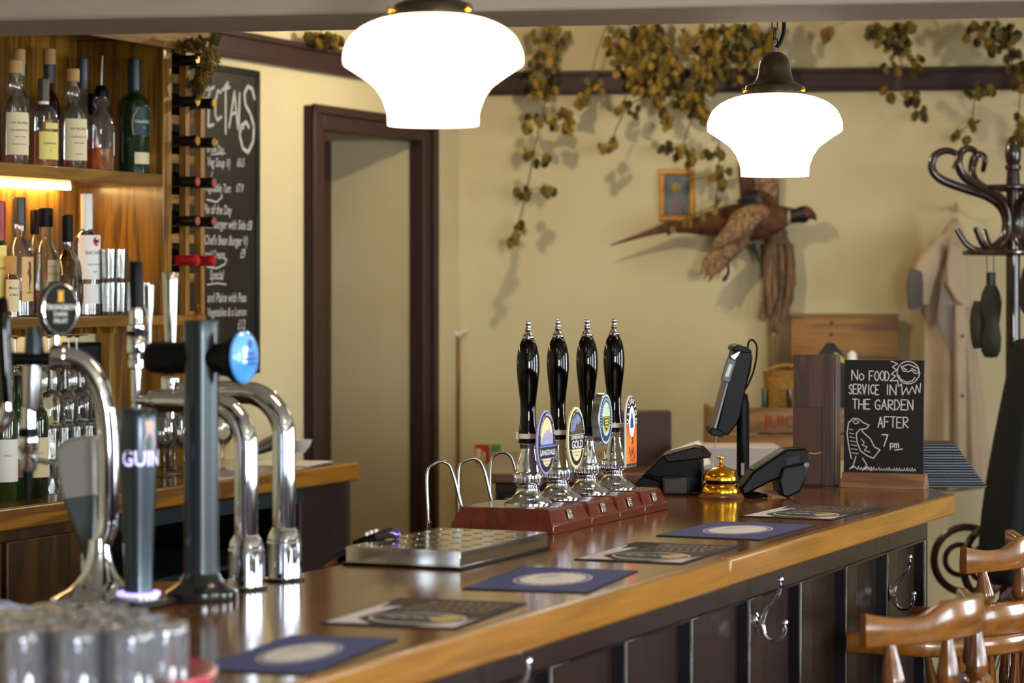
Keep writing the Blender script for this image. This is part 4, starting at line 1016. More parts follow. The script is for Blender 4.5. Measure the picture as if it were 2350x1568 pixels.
# NO FOOD board on the bar
random.seed(5)
ob = on(2030, 1120)
t = thing('table_chalkboard', 'small chalkboard in a wooden foot reading NO FOOD SERVICE IN THE GARDEN AFTER 7pm', 'chalkboard', ob, -TH)
sb = ob.y / FPX
BWd = 172 * sb / CA; BH = 266 * sb
part('wooden_foot', MB().prism([(-.028, 0), (.028, 0), (.008, .038), (-.008, .038)], -.108, .108, 'x'), wood('sign_foot', '8c6244', '6a4630', 0, 8, .55), t, .001)
bp_ = part('board', MB().bx(-BWd / 2, BWd / 2, -.0025, .0025, 0, BH), SLATE, t, .001, loc=(-.002, -.004, .030), rot=(R(-2), 0, 0))
def B(px, py): return (((px - 1945) / 172 - .5) * BWd, (1106 - py) * sb)
tx = MB(); Y = -.0031
def line(s, x0, x1, y0, y1, **k):
    a = B(x0, y1); b = B(x1, y0); strokes(tx, s, a[0], a[1], b[0] - a[0], b[1] - a[1], .0026, Y, **k)
line('No', 1961, 1989, 864, 887, track=1.25); line('FOOD', 1999, 2043, 865, 887, track=1.25)
line('SERVICE', 1955, 2022, 897, 919, track=1.3); line('IN', 2032, 2060, 896, 919, track=1.1)
line('THE', 1963, 2001, 931, 953, track=1.3); line('GARDEN', 2012, 2094, 931, 954, track=1.3)
line('AFTER', 2019, 2084, 970, 994, track=1.3); line('7', 2028, 2040, 1011, 1037, track=1); line('pm', 2045, 2064, 1026, 1040, track=1.2)
def pl_(pts, lw=.0022): tx.ribbon([B(*p) for p in pts], lw, Y)
pl_([(2055, 1046), (2072, 1043)])
part('lettering', tx, CHALK, bp_)
tx = MB()
circ = [(2083 + 24 * math.cos(q * .33), 868 + 26 * math.sin(q * .33)) for q in range(20)]
pl_(circ); pl_([(2062, 874), (2068, 884), (2080, 890), (2092, 887), (2098, 878)])
pl_([(2068, 855), (2084, 849), (2104, 858), (2106, 868), (2098, 870), (2090, 862), (2084, 866), (2072, 864), (2068, 855)])
pl_([(2072, 857), (2080, 862)]); pl_([(2090, 858), (2100, 864)]); pl_([(2100, 884), (2106, 878), (2108, 868)])
rays = [(2046, 842), (2060, 848), (2049, 856), (2058, 862), (2047, 872), (2056, 876), (2044, 888), (2060, 886), (2063, 900), (2069, 894), (2071, 920), (2080, 902), (2084, 918), (2092, 900), (2099, 916), (2101, 896), (2108, 914), (2110, 892)]
pl_(rays)
part('sun_drawing', tx, CHALK, bp_)
tx = MB()
pl_([(1962, 1068), (1956, 1040), (1952, 1010), (1955, 985), (1965, 975), (1977, 976), (1986, 984), (2000, 990), (1994, 998), (1982, 1000), (1990, 1010), (2002, 1020), (2012, 1040), (2024, 1046), (2018, 1054), (2010, 1066), (1996, 1060), (1982, 1050), (1974, 1030), (1972, 1010), (1980, 1000)])
pl_([(1964, 982), (1970, 978), (1978, 984), (1970, 988), (1964, 982)], .0016)
for q in range(7): pl_([(1956 + q, 1000 + q * 9), (1965 + q * 2, 1002 + q * 9)], .0014)
pl_([(1982, 1022), (1990, 1030), (1985, 1036), (1996, 1040), (1990, 1048), (2003, 1052)], .0016)
pl_([(1972, 1062), (1966, 1084), (1958, 1092), (1968, 1086), (1976, 1092)]); pl_([(1986, 1066), (1996, 1082), (1986, 1094), (1998, 1086), (2006, 1094)])
gx = 1976
while gx < 2100:
    pl_([(gx, 1092 + (gx % 5) * .3), (gx + 2, 1084 + random.uniform(0, 5)), (gx + 4, 1093)], .0013); gx += 5.5
part('bird_drawing', tx, CHALK, bp_)

# blackboard with the specials on the left wall
u0, u1 = uu(420, VW - .04), uu(598, VW - .04)
zt = CZ + (HY - 163) / FPX * d_at(598, VW - .04); zb = 1.33
t = thing('specials_board', 'tall black menu board on the left wall headed SPECIALS in chalk', 'menu board', UV(u1, VW, zb), RU)
Wb, Hb = u1 - u0, zt - zb
part('board', MB().bx(-Wb, 0, -.034, -.001, 0, Hb), SLATE, t, .002)
m = MB().bx(-Wb, 0, -.040, -.034, 0, .02).bx(-Wb, 0, -.040, -.034, Hb - .02, Hb).bx(-.02, 0, -.040, -.034, .02, Hb - .02).bx(-Wb, -Wb + .02, -.040, -.034, .02, Hb - .02)
part('board_frame', m, mat('frame_black', '0b0b0c', .35), t, .002)
def bxz(px, py): 
    d = d_at(px, VW - .04); u = uu(px, VW - .04); return (u - u1, CZ - (py - HY) / FPX * d - zb)
tx = MB(); Y = -.0352
def pl2(pts, lw=.011): tx.ribbon([bxz(*p) for p in pts], lw, Y)
pl2([(463, 232), (461, 204), (468, 196), (474, 204), (468, 216), (462, 220)]); pl2([(478, 206), (482, 200), (485, 214), (480, 228), (476, 226)], .010)
pl2([(483, 208), (481, 290), (493, 286)]); pl2([(484, 206), (494, 200)]); pl2([(482, 246), (491, 242)])
pl2([(510, 212), (503, 208), (498, 230), (497, 262), (502, 276), (511, 268)])
pl2([(521, 208), (521, 306)]); pl2([(513, 206), (530, 200)]); pl2([(519, 200), (526, 190)])
pl2([(529, 292), (541, 210), (549, 296)]); pl2([(533, 262), (547, 258)])
pl2([(553, 214), (551, 290), (562, 294)])
pl2([(587, 226), (582, 204), (572, 198), (564, 214), (566, 240), (578, 262), (586, 290), (584, 325), (572, 350), (560, 340), (553, 310), (556, 290), (568, 280), (574, 292)], .013)
part('heading', tx, CHALKD, t)
tx = MB()
def ml(s, px, py, size, sh=.2):
    x, z = bxz(px, py); vs, fs = text_geo(s, size, sh, .0006)
    tx.add([(a * .72 + x, Y, b + z) for a, b, c in vs], fs)
for s, px, py, sz in [('Soup', 497, 325, .022), ('of the Day', 497, 343, .034), ('Veg Soup V)', 505, 374, .040), ('£6.5', 555, 374, .038), ('£', 489, 402, .03), ('Vegetable Tart', 502, 432, .038), ('£7.9', 553, 432, .036),
                      ('Pie of the Day', 502, 482, .042), ('Beef Burger with Side £8', 526, 516, .042), ("Chef's Bean Burger V)", 522, 553, .042), ('and Cream', 496, 585, .038), ('£9', 560, 583, .042),
                      ('Special', 500, 632, .044), ('and Plaice with Peas', 524, 684, .042), ('Vegetables & a Lemon', 524, 717, .038), ('£12', 557, 746, .045)]:
    ml(s, px, py, sz)
pl2([(478, 458), (500, 464), (513, 452), (511, 446)], .006); pl2([(478, 612), (500, 616), (520, 606), (523, 596), (516, 592)], .006); pl2([(478, 654), (500, 650), (522, 653)], .005); pl2([(488, 355), (520, 352)], .004)
part('menu_lettering', tx, CHALKD, t)

# ------------------------------------------------------------------ back wall things (local x along wall, -y into the room)
def WB(px, py, off=0):
    d = bw(px) - off; p = at(px, py, d); return p
def wthing(name, label, cat, px, py, off=0.0, group=None):
    return thing(name, label, cat, WB(px, py, off), -WA, group)
S9 = 9.75 / FPX
# small gilt framed picture
t = wthing('picture_frame', 'small gilt framed picture on the back wall above the pheasant tail', 'picture', 1554, 448)
W_, H_ = 41 * S9, 60 * S9
m = MB()
fwid = .020
m.bx(-W_, W_, -.018, 0, H_ - fwid, H_).bx(-W_, W_, -.018, 0, -H_, -H_ + fwid).bx(-W_, -W_ + fwid, -.018, 0, -H_ + fwid, H_ - fwid).bx(W_ - fwid, W_, -.018, 0, -H_ + fwid, H_ - fwid)
part('gilt_frame', m, mat('gilt', 'a8731d', .35, .3), t, .003)
part('painting', MB().bx(-W_ + fwid, W_ - fwid, -.006, -.002, -H_ + fwid, H_ - fwid), mat('painting_dark', '5a6a6c', .4, noise=.7, nscale=16, col2='15191c'), t)
part('painted_figure', MB().add([(-.02, -.0068, -.075), (.018, -.0068, -.075), (.020, -.0068, -.02), (.006, -.0068, .0), (-.010, -.0068, -.004), (-.022, -.0068, -.03)], [tuple(range(6))]), mat('paint_figure', '6b4f58', .5), t)
# fire notice
t = wthing('fire_notice', 'small red and green fire action notice on the back wall', 'notice', 1128, 1040)
part('sheet', MB().bx(-46 * S9, 48 * S9, -.004, 0, -30 * S9, 28 * S9), mat('notice_cream', 'c9c08e', .5), t)
part('red_panel', MB().bx(-39 * S9, -4 * S9, -.0052, -.004, -24 * S9, 20 * S9), mat('notice_red', 'b42a20', .5), t)
part('green_panel', MB().bx(-2 * S9, 22 * S9, -.0052, -.004, -2 * S9, 20 * S9), mat('notice_green', '4a8a55', .5), t)
part('white_symbol', MB().bx(-36 * S9, -24 * S9, -.0062, -.0052, -16 * S9, 10 * S9).bx(-20 * S9, -14 * S9, -.0062, -.0052, -20 * S9, 2 * S9), CREAM, t)
part('orange_panel', MB().bx(-2 * S9, 40 * S9, -.0052, -.004, -24 * S9, -6 * S9), mat('notice_orange', 'b86a3a', .5), t)
# window pole
t = wthing('window_pole', 'long wooden pole with a white two-pronged head leaning by the corner', 'pole', 1052, 1480, .03)
zb0 = WB(1052, 1480, .03).z
part('pole', MB().tube([(0, 0, -zb0 + .002), (0, 0, WB(1052, 775, .03).z - zb0)], .0085, 12), wood('pole_wood', '8a6230', '64431e', 2, 6, .5), t)
zh = WB(1055, 765, .03).z - zb0
part('head', MB().tube([(-.035, 0, zh + .012), (-.02, 0, zh + .004), (.0, 0, zh - .004), (.018, 0, zh + .006), (.033, 0, zh + .014)], [.011, .009, .012, .009, .011], 12), mat('pole_white', 'd9d2bd', .6), t)
# mounted pheasant
BD = mat('feather_brown', '6a3f1a', .7, noise=.5, nscale=40, col2='2c170b', bump=.4, bscale=120)
BD2 = mat('feather_buff', 'a37d54', .75, noise=.5, nscale=70, col2='4a3220', stretch=(1, 1, 1))
BDK = mat('feather_dark', '1b1210', .5, noise=.4, nscale=60, col2='0c0a10')
d0 = bw(1720) - .14
oc_ = at(1720, 510, d0)
t = thing('mounted_pheasant', 'stuffed cock pheasant mounted in flight on the back wall', 'stuffed bird', oc_, -WA)
def Wp(px, py, y=0): return ((px - 1720) * S9, y, (510 - py) * S9)
bpts = [Wp(1560, 522, .02), Wp(1600, 518, .015), Wp(1640, 512, .01), Wp(1680, 510), Wp(1720, 510), Wp(1755, 506), Wp(1785, 500), Wp(1805, 496), Wp(1822, 496), Wp(1836, 494), Wp(1848, 491), Wp(1858, 494), Wp(1866, 500), Wp(1871, 508)]
part('body', MB().tube(smooth(bpts, 3), [r for r in __import__('numpy').interp([i / 3 for i in range(40)], range(14), [.014, .032, .050, .066, .072, .066, .050, .034, .025, .026, .030, .020, .009, .002])], 18, flat=.9), BD, t, smooth=60)
part('neck_feathers', MB().tube(smooth([Wp(1812, 496), Wp(1822, 496), Wp(1836, 494), Wp(1850, 491)], 3), [.030, .0285, .0275, .027, .027, .0285, .0305, .0315, .031, .026], 16), BDK, t)
part('neck_ring', MB().tube([Wp(1806, 497), Wp(1813, 497)], [.0315, .0305], 16), mat('ring_pale', '9c8a72', .7), t)
part('face_patch', MB().lathe([(.0001, 0), (.012, .001), (.0001, .004)], 12, Txyz(*Wp(1849, 489, -.027)) @ Rx(R(90))), mat('wattle', '7d3a1c', .6), t)
part('eye', MB().lathe([(.0001, 0), (.004, .001), (.0001, .004)], 10, Txyz(*Wp(1850, 487, -.031)) @ Rx(R(90))), BLACKG, t)
part('beak', MB().tube([Wp(1862, 492), Wp(1868, 496), Wp(1871, 506)], [.011, .008, .001], 10), mat('beak', '4a3b28', .4), t)
def feather(root, tip, wd, th=.003, bend=.0, n=7):
    r, q = Vector(root), Vector(tip); m = MB(); ax = (q - r); ln_ = ax.length; a = ax.normalized(); side = a.cross(Vector((0, 1, 0))).normalized()
    vs = []
    for i in range(n + 1):
        s = i / n; c = r + ax * s + Vector((0, -bend * math.sin(s * 3.14), 0)); w_ = wd * (.35 + .65 * min(1, s * 3)) * (1 if s < .75 else max(.12, 1 - ((s - .75) / .25) ** 2))
        vs += [c + side * w_ / 2, c + Vector((0, -th, 0)), c - side * w_ / 2, c + Vector((0, th, 0))]
    fs = []
    for i in range(n):
        for j in range(4): k = (j + 1) % 4; fs.append((i * 4 + j, i * 4 + k, (i + 1) * 4 + k, (i + 1) * 4 + j))
    fs += [(3, 2, 1, 0), tuple(n * 4 + j for j in range(4))]
    return m.add(vs, fs)
for q, (tx_, ty_, w_) in enumerate([(1402, 562, .020), (1420, 557, .022), (1450, 545, .026), (1480, 536, .030), (1500, 525, .030), (1545, 518, .032)]):
    mid = Wp(1600, 515 + q * 2, .02)
    m = MB(); 
    pts = smooth([Wp(1625, 512 + q * 2, .01), Wp(1560, 518 + q, .015 + q * .003), Wp((1560 + tx_) / 2, (524 + ty_) / 2 - 6, .02), Wp(tx_, ty_, .02)], 5)
    part('tail_feather', m.tube(pts, [w_ * (.5 + .5 * math.sin(min(1.57, i / 4))) * (1 if i < 8 else max(.1, 1 - (i - 8) / 8.5)) * .6 for i in range(len(pts))], 8, flat=.35), BD, t)
wing = part('near_wing', MB().tube(smooth([Wp(1765, 486, -.05), Wp(1735, 492, -.07), Wp(1700, 512, -.075), Wp(1672, 545, -.065)], 4), [.012, .02, .028, .034, .038, .040, .042, .042, .040, .036, .032, .026, .018], 12, flat=.5), BD2, t)
tips = [(1612, 612), (1608, 630), (1618, 640), (1628, 648), (1640, 632), (1650, 628), (1662, 618), (1672, 606), (1683, 596), (1694, 585), (1704, 574)]
for q, (a, b) in enumerate(tips):
    rx_, ry_ = 1672 + q * 6, 540 - q * 4
    part('wing_feather', feather(Wp(rx_, ry_, -.066), Wp(a, b, -.05 + q * .003), .028, .003, .01), BD2, wing)
for q in range(9):
    part('covert_feather', feather(Wp(1700 + q * 6, 500 - q * 1.5, -.09), Wp(1640 + q * 9, 572 - q * 5, -.082), .036, .003, .01), BD2, wing)
wing = part('far_wing', MB().tube(smooth([Wp(1780, 492, .02), Wp(1765, 470, .05), Wp(1745, 452, .07), Wp(1720, 450, .08)], 4), [.012, .018, .024, .03, .032, .034, .034, .032, .030, .028, .024, .02, .016], 12, flat=.5), BD, t)
for q in range(11):
    a, b = 1696 + q * 8.5, 372 + (q % 3) * 4
    part('wing_feather', feather(Wp(1712 + q * 6, 470 - q * .6, .07), Wp(a, b, .09), .024, .0022, .0), BD if q < 4 else BD2, wing)
for q in range(5):
    part('covert_feather', feather(Wp(1740 + q * 8, 488, .04), Wp(1690 + q * 10, 458 - q * 5, .06), .026, .003, 0), BDK, wing)
part('leg', MB().tube(smooth([Wp(1705, 555, -.01), Wp(1690, 580, -.01), Wp(1673, 596, -.01), Wp(1672, 625, -.01), Wp(1660, 645, -.015)], 3), [.016, .013, .010, .008, .006, .005, .005, .005, .005, .006, .007, .008, .004], 10), BDK, t)
part('leg', MB().tube(smooth([Wp(1725, 560, .03), Wp(1735, 580, .03), Wp(1740, 600, .03)], 3), [.014, .012, .01, .008, .006, .006, .006], 10), BDK, t)
# driftwood plank under the bird
DW = mat('driftwood', '8d6c4a', .8, noise=.5, nscale=18, col2='35241a', stretch=(4, 4, .5), bump=.4, bscale=60)
t = thing('driftwood_branch', 'long weathered driftwood hanging below the stuffed pheasant', 'driftwood', at(1790, 640, bw(1790) - .06), -WA)
def Dp(px, py, y=0): return ((px - 1790) * S9, y, (640 - py) * S9)
np_ = __import__('numpy')
for pts, rr_, fl_ in (([(1780, 530), (1792, 590), (1797, 650), (1789, 710), (1781, 750), (1777, 772)], [.020, .024, .024, .020, .014, .006], 2.0),
                 ([(1768, 560), (1772, 620), (1768, 680), (1758, 715), (1748, 736)], [.016, .020, .018, .014, .008], 1.6),
                 ([(1812, 560), (1816, 620), (1812, 670), (1802, 715), (1794, 740)], [.012, .014, .014, .012, .006], 1.2)):
    pp = smooth([Dp(a, b, (-.018 if len(pts) == 5 else 0)) for a, b in pts], 5)
    rr2 = list(np_.interp([i / 5 for i in range(len(pp))], range(len(pts)), rr_)); rr2 = [q * (1 + .08 * math.sin(i * 2.1)) for i, q in enumerate(rr2)]
    part('limb', MB().tube(pp, rr2, 14, flat=fl_), DW, t)
for x0 in (1774, 1786, 1800):
    part('crack', MB().tube(smooth([Dp(x0, 560, -.024), Dp(x0 + 4, 620, -.028), Dp(x0 - 1, 690, -.024)], 4), .0022, 6), mat('crack_dark', '20140d', .9), t)
part('worn_tip', MB().lathe([(.0001, -.02), (.010, -.008), (.010, .01), (.0001, .018)], 10, Txyz(*Dp(1777, 764))), mat('worn_tip', 'c08a68', .8), t)
t = thing('mount_board', 'upright brown board behind the raised wing of the pheasant', 'wall board', at(1748, 470, bw(1748) - .012), -WA)
part('board', MB().bx(-50 * S9, 28 * S9, -.010, .010, -(560 - 470) * S9, 100 * S9), mat('board_tan', '9b8350', .7, noise=.2, nscale=6), t, .003)
part('dark_edge', MB().bx(29 * S9, 40 * S9, -.012, .010, -(600 - 470) * S9, 100 * S9), DARKW, t, .002)

# ------------------------------------------------------------------ hops
HM = [mat('hop_gold', '9c7c2c', .7, noise=.25, nscale=40), mat('hop_olive', '7d6826', .75, noise=.3, nscale=40), mat('hop_dark', '453a17', .8, noise=.3, nscale=40)]
def hop_mesh(mt, L_=.030, r=.0115):
    m = MB()
    for k in range(5):
        z = -L_ * k / 5; rr = r * [.75, 1, 1, .8, .5][k]
        for q in range(5):
            a = 2 * math.pi * (q + .5 * (k % 2)) / 5; c, s = math.cos(a), math.sin(a); a1 = a - .55; a2 = a + .55
            m.add([(rr * .4 * math.cos(a1), rr * .4 * math.sin(a1), z), (rr * .4 * math.cos(a2), rr * .4 * math.sin(a2), z), (rr * 1.1 * math.cos(a2), rr * 1.1 * math.sin(a2), z - L_ * .16), (rr * 1.25 * c, rr * 1.25 * s, z - L_ * .34), (rr * 1.1 * math.cos(a1), rr * 1.1 * math.sin(a1), z - L_ * .16)], [(0, 1, 2, 3, 4)])
    m.lathe([(.0001, .002), (r * .6, -.002), (r * .7, -L_ * .5), (r * .3, -L_ * .95), (.0001, -L_)], 6)
    me = m.mesh('hop_cone', 0, False); me.materials.append(mt); return me
HOPS = [hop_mesh(x) for x in HM]
def leaf_mesh(mt):
    m = MB(); out = []
    for q in range(11):
        a = 2 * math.pi * q / 11; rr = .018 * (1.25 if q % 2 else .75); out.append((rr * math.cos(a), rr * math.sin(a) * .25 + .003 * math.cos(2 * a), rr * math.sin(a)))
    m.add([(0, 0, 0)] + out, [(0, 1 + q, 1 + (q + 1) % 11) for q in range(11)]); me = m.mesh('hop_leaf', 0, False); me.materials.append(mt); return me
LEAF = leaf_mesh(mat('hop_leaf', '5a5426', .8))
STEM = mat('hop_stem', '5a4a26', .8)
random.seed(21)
def bine(label, path, clusters, dd, group='dried hop bines', shade=0.0):
    """path: photo points for the stem; clusters (px,py,rx,ry,n)"""
    org = at(path[0][0], path[0][1], dd)
    t = thing('hop_bine', label, 'hop bine', org, 0, group)
    m = MB(); m.tube(smooth([at(a, b, dd) - org for a, b in path], 4), .0022, 5)
    for cx, cy, rx, ry, n in clusters:     # short side stalks
        best = min(path, key=lambda p: (p[0] - cx) ** 2 + (p[1] - cy) ** 2)
        m.tube([at(best[0], best[1], dd) - org, at(cx, cy, dd) - org], .0012, 4)
    part('stem', m, STEM, t)
    for cx, cy, rx, ry, n in clusters:
        for q in range(n):
            a = random.uniform(0, 6.283); r = math.sqrt(random.random())
            px, py = cx + rx * r * math.cos(a), cy + ry * r * math.sin(a)
            p = at(px, py, dd + random.uniform(-.07, .06)) - org
            k = random.choices([0, 1, 2], [.45 - shade * .3, .38, .17 + shade * .3])[0]
            lf = random.random() < .14
            o = bpy.data.objects.new('hop_leaf' if lf else 'hop_cone', LEAF if lf else HOPS[k]); COL.objects.link(o); o.parent = t; o.location = p
            sc = random.uniform(.8, 1.25); o.scale = (sc, sc, sc); o.rotation_euler = (random.uniform(-.6, .6), random.uniform(-.6, .6), random.uniform(0, 6.28))
D_ = 9.55
bine('hop bine trailing down the back wall left of the pheasant, the longest strand', [(1250, 40), (1245, 110), (1255, 200), (1240, 280), (1225, 350), (1210, 435), (1190, 510), (1168, 555)],
     [(1262, 80, 48, 28, 22), (1250, 150, 36, 42, 26), (1235, 195, 45, 26, 16), (1225, 278, 28, 20, 10), (1258, 275, 20, 18, 8), (1302, 262, 22, 22, 8), (1300, 290, 8, 12, 3), (1215, 345, 14, 16, 5), (1250, 360, 26, 10, 7), (1200, 433, 18, 14, 7), (1255, 430, 22, 9, 6), (1194, 515, 9, 14, 5), (1178, 540, 10, 10, 3), (1167, 553, 8, 9, 3)], D_, shade=.3)
bine('sparse hop bine hanging in front of the picture rail left of the big hop mass', [(1400, 40), (1370, 120), (1355, 190), (1340, 230)],
     [(1362, 195, 20, 22, 9), (1330, 228, 16, 10, 5), (1345, 215, 12, 12, 4)], D_ + .02)
bine('left half of the big golden hop mass below the ceiling', [(1440, 30), (1450, 90), (1470, 160), (1490, 215), (1440, 245), (1400, 330)],
     [(1420, 95, 45, 35, 34), (1490, 90, 55, 45, 50), (1450, 140, 45, 35, 30), (1490, 170, 45, 45, 40), (1535, 140, 40, 60, 40), (1440, 245, 30, 18, 12), (1402, 330, 26, 9, 7), (1530, 220, 40, 35, 26), (1532, 270, 14, 18, 8)], D_)
bine('right half of the big golden hop mass behind the chained lamp', [(1640, 30), (1640, 100), (1620, 170), (1600, 240), (1570, 330), (1600, 370)],
     [(1610, 95, 50, 45, 44), (1680, 85, 50, 38, 40), (1740, 85, 38, 36, 28), (1620, 165, 42, 45, 34), (1690, 150, 40, 40, 30), (1590, 215, 36, 35, 26), (1610, 250, 22, 22, 14), (1740, 140, 26, 30, 14), (1540, 332, 22, 10, 7), (1562, 340, 16, 12, 6), (1590, 355, 12, 18, 6)], D_ - .03)
bine('hop bine behind the left of the chained lamp, trailing to the pheasant', [(1660, 240), (1650, 330), (1650, 400), (1640, 470)],
     [(1640, 345, 26, 10, 8), (1652, 395, 22, 16, 11), (1660, 418, 10, 10, 4), (1641, 471, 7, 9, 2), (1615, 490, 8, 6, 2), (1580, 500, 9, 9, 3), (1545, 515, 7, 8, 2), (1555, 420, 6, 8, 2)], D_ - .05)
bine('hop bine hanging right of the chained lamp in front of the rail', [(1990, 30), (2040, 90), (2070, 150), (2060, 200), (2110, 260)],
     [(1895, 68, 12, 14, 5), (2025, 75, 38, 26, 22), (2075, 70, 38, 26, 22), (2060, 115, 32, 18, 12), (2045, 150, 16, 14, 6), (2110, 145, 18, 20, 8), (2040, 205, 10, 18, 4), (2095, 215, 20, 18, 8), (2112, 250, 10, 14, 4)], D_ - .1, shade=.4)
bine('small hop sprig on the wall left of the coat stand finial', [(2245, 185), (2235, 240), (2230, 280), (2205, 300)],
     [(2230, 203, 24, 10, 7), (2268, 203, 16, 10, 4), (2237, 278, 10, 10, 3), (2193, 298, 7, 8, 2), (2218, 306, 8, 12, 3)], D_ - .1, shade=.5)
bine('dark hop bine at the top right corner above the coat stand', [(2280, 30), (2310, 110), (2340, 200), (2335, 280)],
     [(2250, 70, 36, 26, 18), (2310, 75, 38, 24, 20), (2275, 105, 22, 16, 8), (2330, 140, 22, 34, 14), (2340, 180, 12, 20, 6), (2335, 285, 14, 28, 8), (2345, 315, 12, 16, 4)], D_ - .14, shade=.6)
dl = d_at(740, VW) - .15
bine('tuft of hops peeping below the beam above the doorway', [(740, 50), (735, 80)], [(715, 86, 22, 14, 14), (755, 84, 28, 14, 16)], dl, shade=.4)
dc = d_at(440, VS) - .05
bine('hop sprig draped over the top of the wine rack', [(380, 85), (430, 92), (462, 110), (470, 160), (462, 205)],
     [(385, 105, 12, 12, 6), (440, 92, 60, 8, 14), (478, 125, 13, 22, 11), (470, 155, 14, 18, 10), (462, 180, 20, 16, 12), (455, 203, 8, 12, 4)], dc)
# ------------------------------------------------------------------ bottles on the shelves
def gl(name, col): return thin_glass(name, col, refl=.55)
GC = thin_glass('bottle_clear', 'f6f8f6', refl=.8, haze=.03); GG = mat('bottle_green', '0d2a16', .06, coat=.6, spec=.7); GGL = thin_glass('bottle_green_clear', '4f8a3a', refl=.55)
AMB = thin_glass('whisky_amber', 'ffc46a', refl=.2, haze=.30, hcol='ee8a14'); AMBD = thin_glass('whisky_dark', 'dd8a48', refl=.2, haze=.25, hcol='9a4a10'); GOLDL = thin_glass('spirit_gold', 'f5c050', refl=.2, haze=.15, hcol='d09020'); DKR = mat('rum_dark', '3a130a', .06, trans=.3, ior=1.33)  # tinted haze paints a backlit glow into the spirits
LBC = mat('label_cream', 'e0d2a8', .65); LBY = mat('label_yellow', 'e6d778', .6); LBT = mat('label_tan', 'd8b676', .6); LBW = mat('label_white', 'e9e9e6', .6); INK = mat('label_ink', '3a3228', .6); INKR = mat('label_red', 'b8321f', .5)
def prof_of(Rb, H, sh, rn, bulge=0, hn=.85):
    """sh = height where the shoulder starts, rn neck radius, hn fraction of the height where glass ends"""
    hs = H * sh; ht = H * hn; p = [(.0001, 0), (Rb * .9, 0), (Rb, Rb * .12), (Rb, hs * .96), (Rb * .96, hs)]
    sp = hs + (ht - hs) * .45
    for k in range(1, 6):
        s = k / 6; p.append((rn + (Rb * .96 - rn) * math.cos(s * 1.57) ** 1.1, hs + (sp - hs) * s))
    p.append((rn, sp))
    if bulge: p += [(rn + bulge * .7, sp + (ht - sp) * .2), (rn + bulge, sp + (ht - sp) * .45), (rn + bulge * .5, sp + (ht - sp) * .7), (rn, sp + (ht - sp) * .85)]
    p += [(rn, ht - .006), (rn * 1.15, ht - .005), (rn * 1.15, ht)]
    return p
def bottle(px, v, top_py, half_px, label, group, z0, glass=GC, liquid=None, fill=.4, cap=('cork', CAPW, .10), neck=None, sh=.55, rn=None, bulge=0, lab=(), face=40, bandc=None, hn=.87, shoulderlabel=None):
    d = d_at(px, v); pos = Vector(((px - CX) / FPX * d, d, z0)); s = d / FPX
    H = CZ - (top_py - HY) * s - z0; Rb = half_px * s
    rn = rn or Rb * .33
    t = thing('spirit_bottle', label, 'bottle', pos, R(face), group)
    p = prof_of(Rb, H, sh, rn, bulge, hn)
    part('glass_body', MB().lathe(p, 32), glass, t)
    if liquid:
        hl = H * fill; q = [(.0001, .006), (Rb * .88, .006), (Rb * .93, .01)]
        for r_, z_ in p[3:]:
            if z_ < hl: q.append((r_ * .93, z_))
            else: break
        rl = Rb * .93 if hl < H * sh else q[-1][0]
        q += [(rl, hl), (.0001, hl)]
        part('liquid', MB().lathe(q, 28), liquid, t)
    kind, cm, ch = cap; zc = H * hn
    if kind == 'cork': part('stopper', MB().lathe([(rn * .8, zc - .012), (rn * .85, zc), (rn * 1.35, zc + .001), (rn * 1.35, H - .002), (rn * 1.2, H), (.0001, H)], 24), cm, t)
    elif kind == 'screw': part('screw_cap', MB().lathe([(rn * 1.25, zc - .03), (rn * 1.28, zc - .028), (rn * 1.28, H - .002), (rn * 1.15, H), (.0001, H)], 24), cm, t)
    elif kind == 'pour':
        part('pourer', MB().lathe([(rn * 1.3, zc - .01), (rn * 1.45, zc), (rn * 1.25, zc + .012), (rn * .9, zc + .02), (.004, zc + .022)], 20), BLACKP, t)
        part('pourer_spout', MB().tube([(0, 0, zc + .02), (0, 0, zc + .035), (.004, 0, H)], [.005, .0045, .0025], 10), SATIN, t)
    if neck: part('neck_band', MB().lathe([(rn * 1.12 + neck[3] if len(neck) > 3 else rn * 1.12, H * neck[0]), (rn * 1.12 + (neck[3] if len(neck) > 3 else 0), H * neck[1])], 24, cap=False), neck[2], t)
    for (z_a, z_b, a0, a1, mm_, txt) in lab:
        vs, fs = wrap(Rb * 1.010, R(a0), R(a1), H * z_a, H * z_b)
        lb = part('label', MB().add(vs, fs), mm_, t, fix=False)
        for (s_, sz, fz, ink) in txt:
            tx = mtext(MB(), s_, sz, 0, H * fz, bend=Rb * 1.018, bold=.0001)
            part('label_lettering', tx, ink, lb, fix=False)
    return t
g1 = 'spirit bottles on the upper shelf'; g2 = 'spirit bottles on the lower shelf'
z1, z2 = ZS1, ZS2
bottle(34, 2.385, 138, 31, 'whisky bottle with large cream label and pale stopper, first on the upper shelf', g1, z1, GC, AMBD, .10, ('cork', CAPW, 0), sh=.50, bulge=.008, rn=.0135, face=35,
       lab=[(.10, .50, -62, 62, LBC, [('THE BALVENIE', .0080, .40, INK), ('DOUBLEWOOD', .0072, .33, INK), ('AGED 12 YEARS', .0045, .27, INK), ('SINGLE MALT SCOTCH', .004, .2, INK)])])
bottle(44, 2.50, 113, 27, 'whisky bottle with pale grey neck foil behind the first cream-labelled one', g1, z1, GC, GOLDL, .36, ('cork', CAPW, 0), neck=(.78, .90, mat('foil_grey', '9aa09a', .4), .001), sh=.52, rn=.013, face=35, lab=[(.2, .45, -60, 60, LBY, [])])
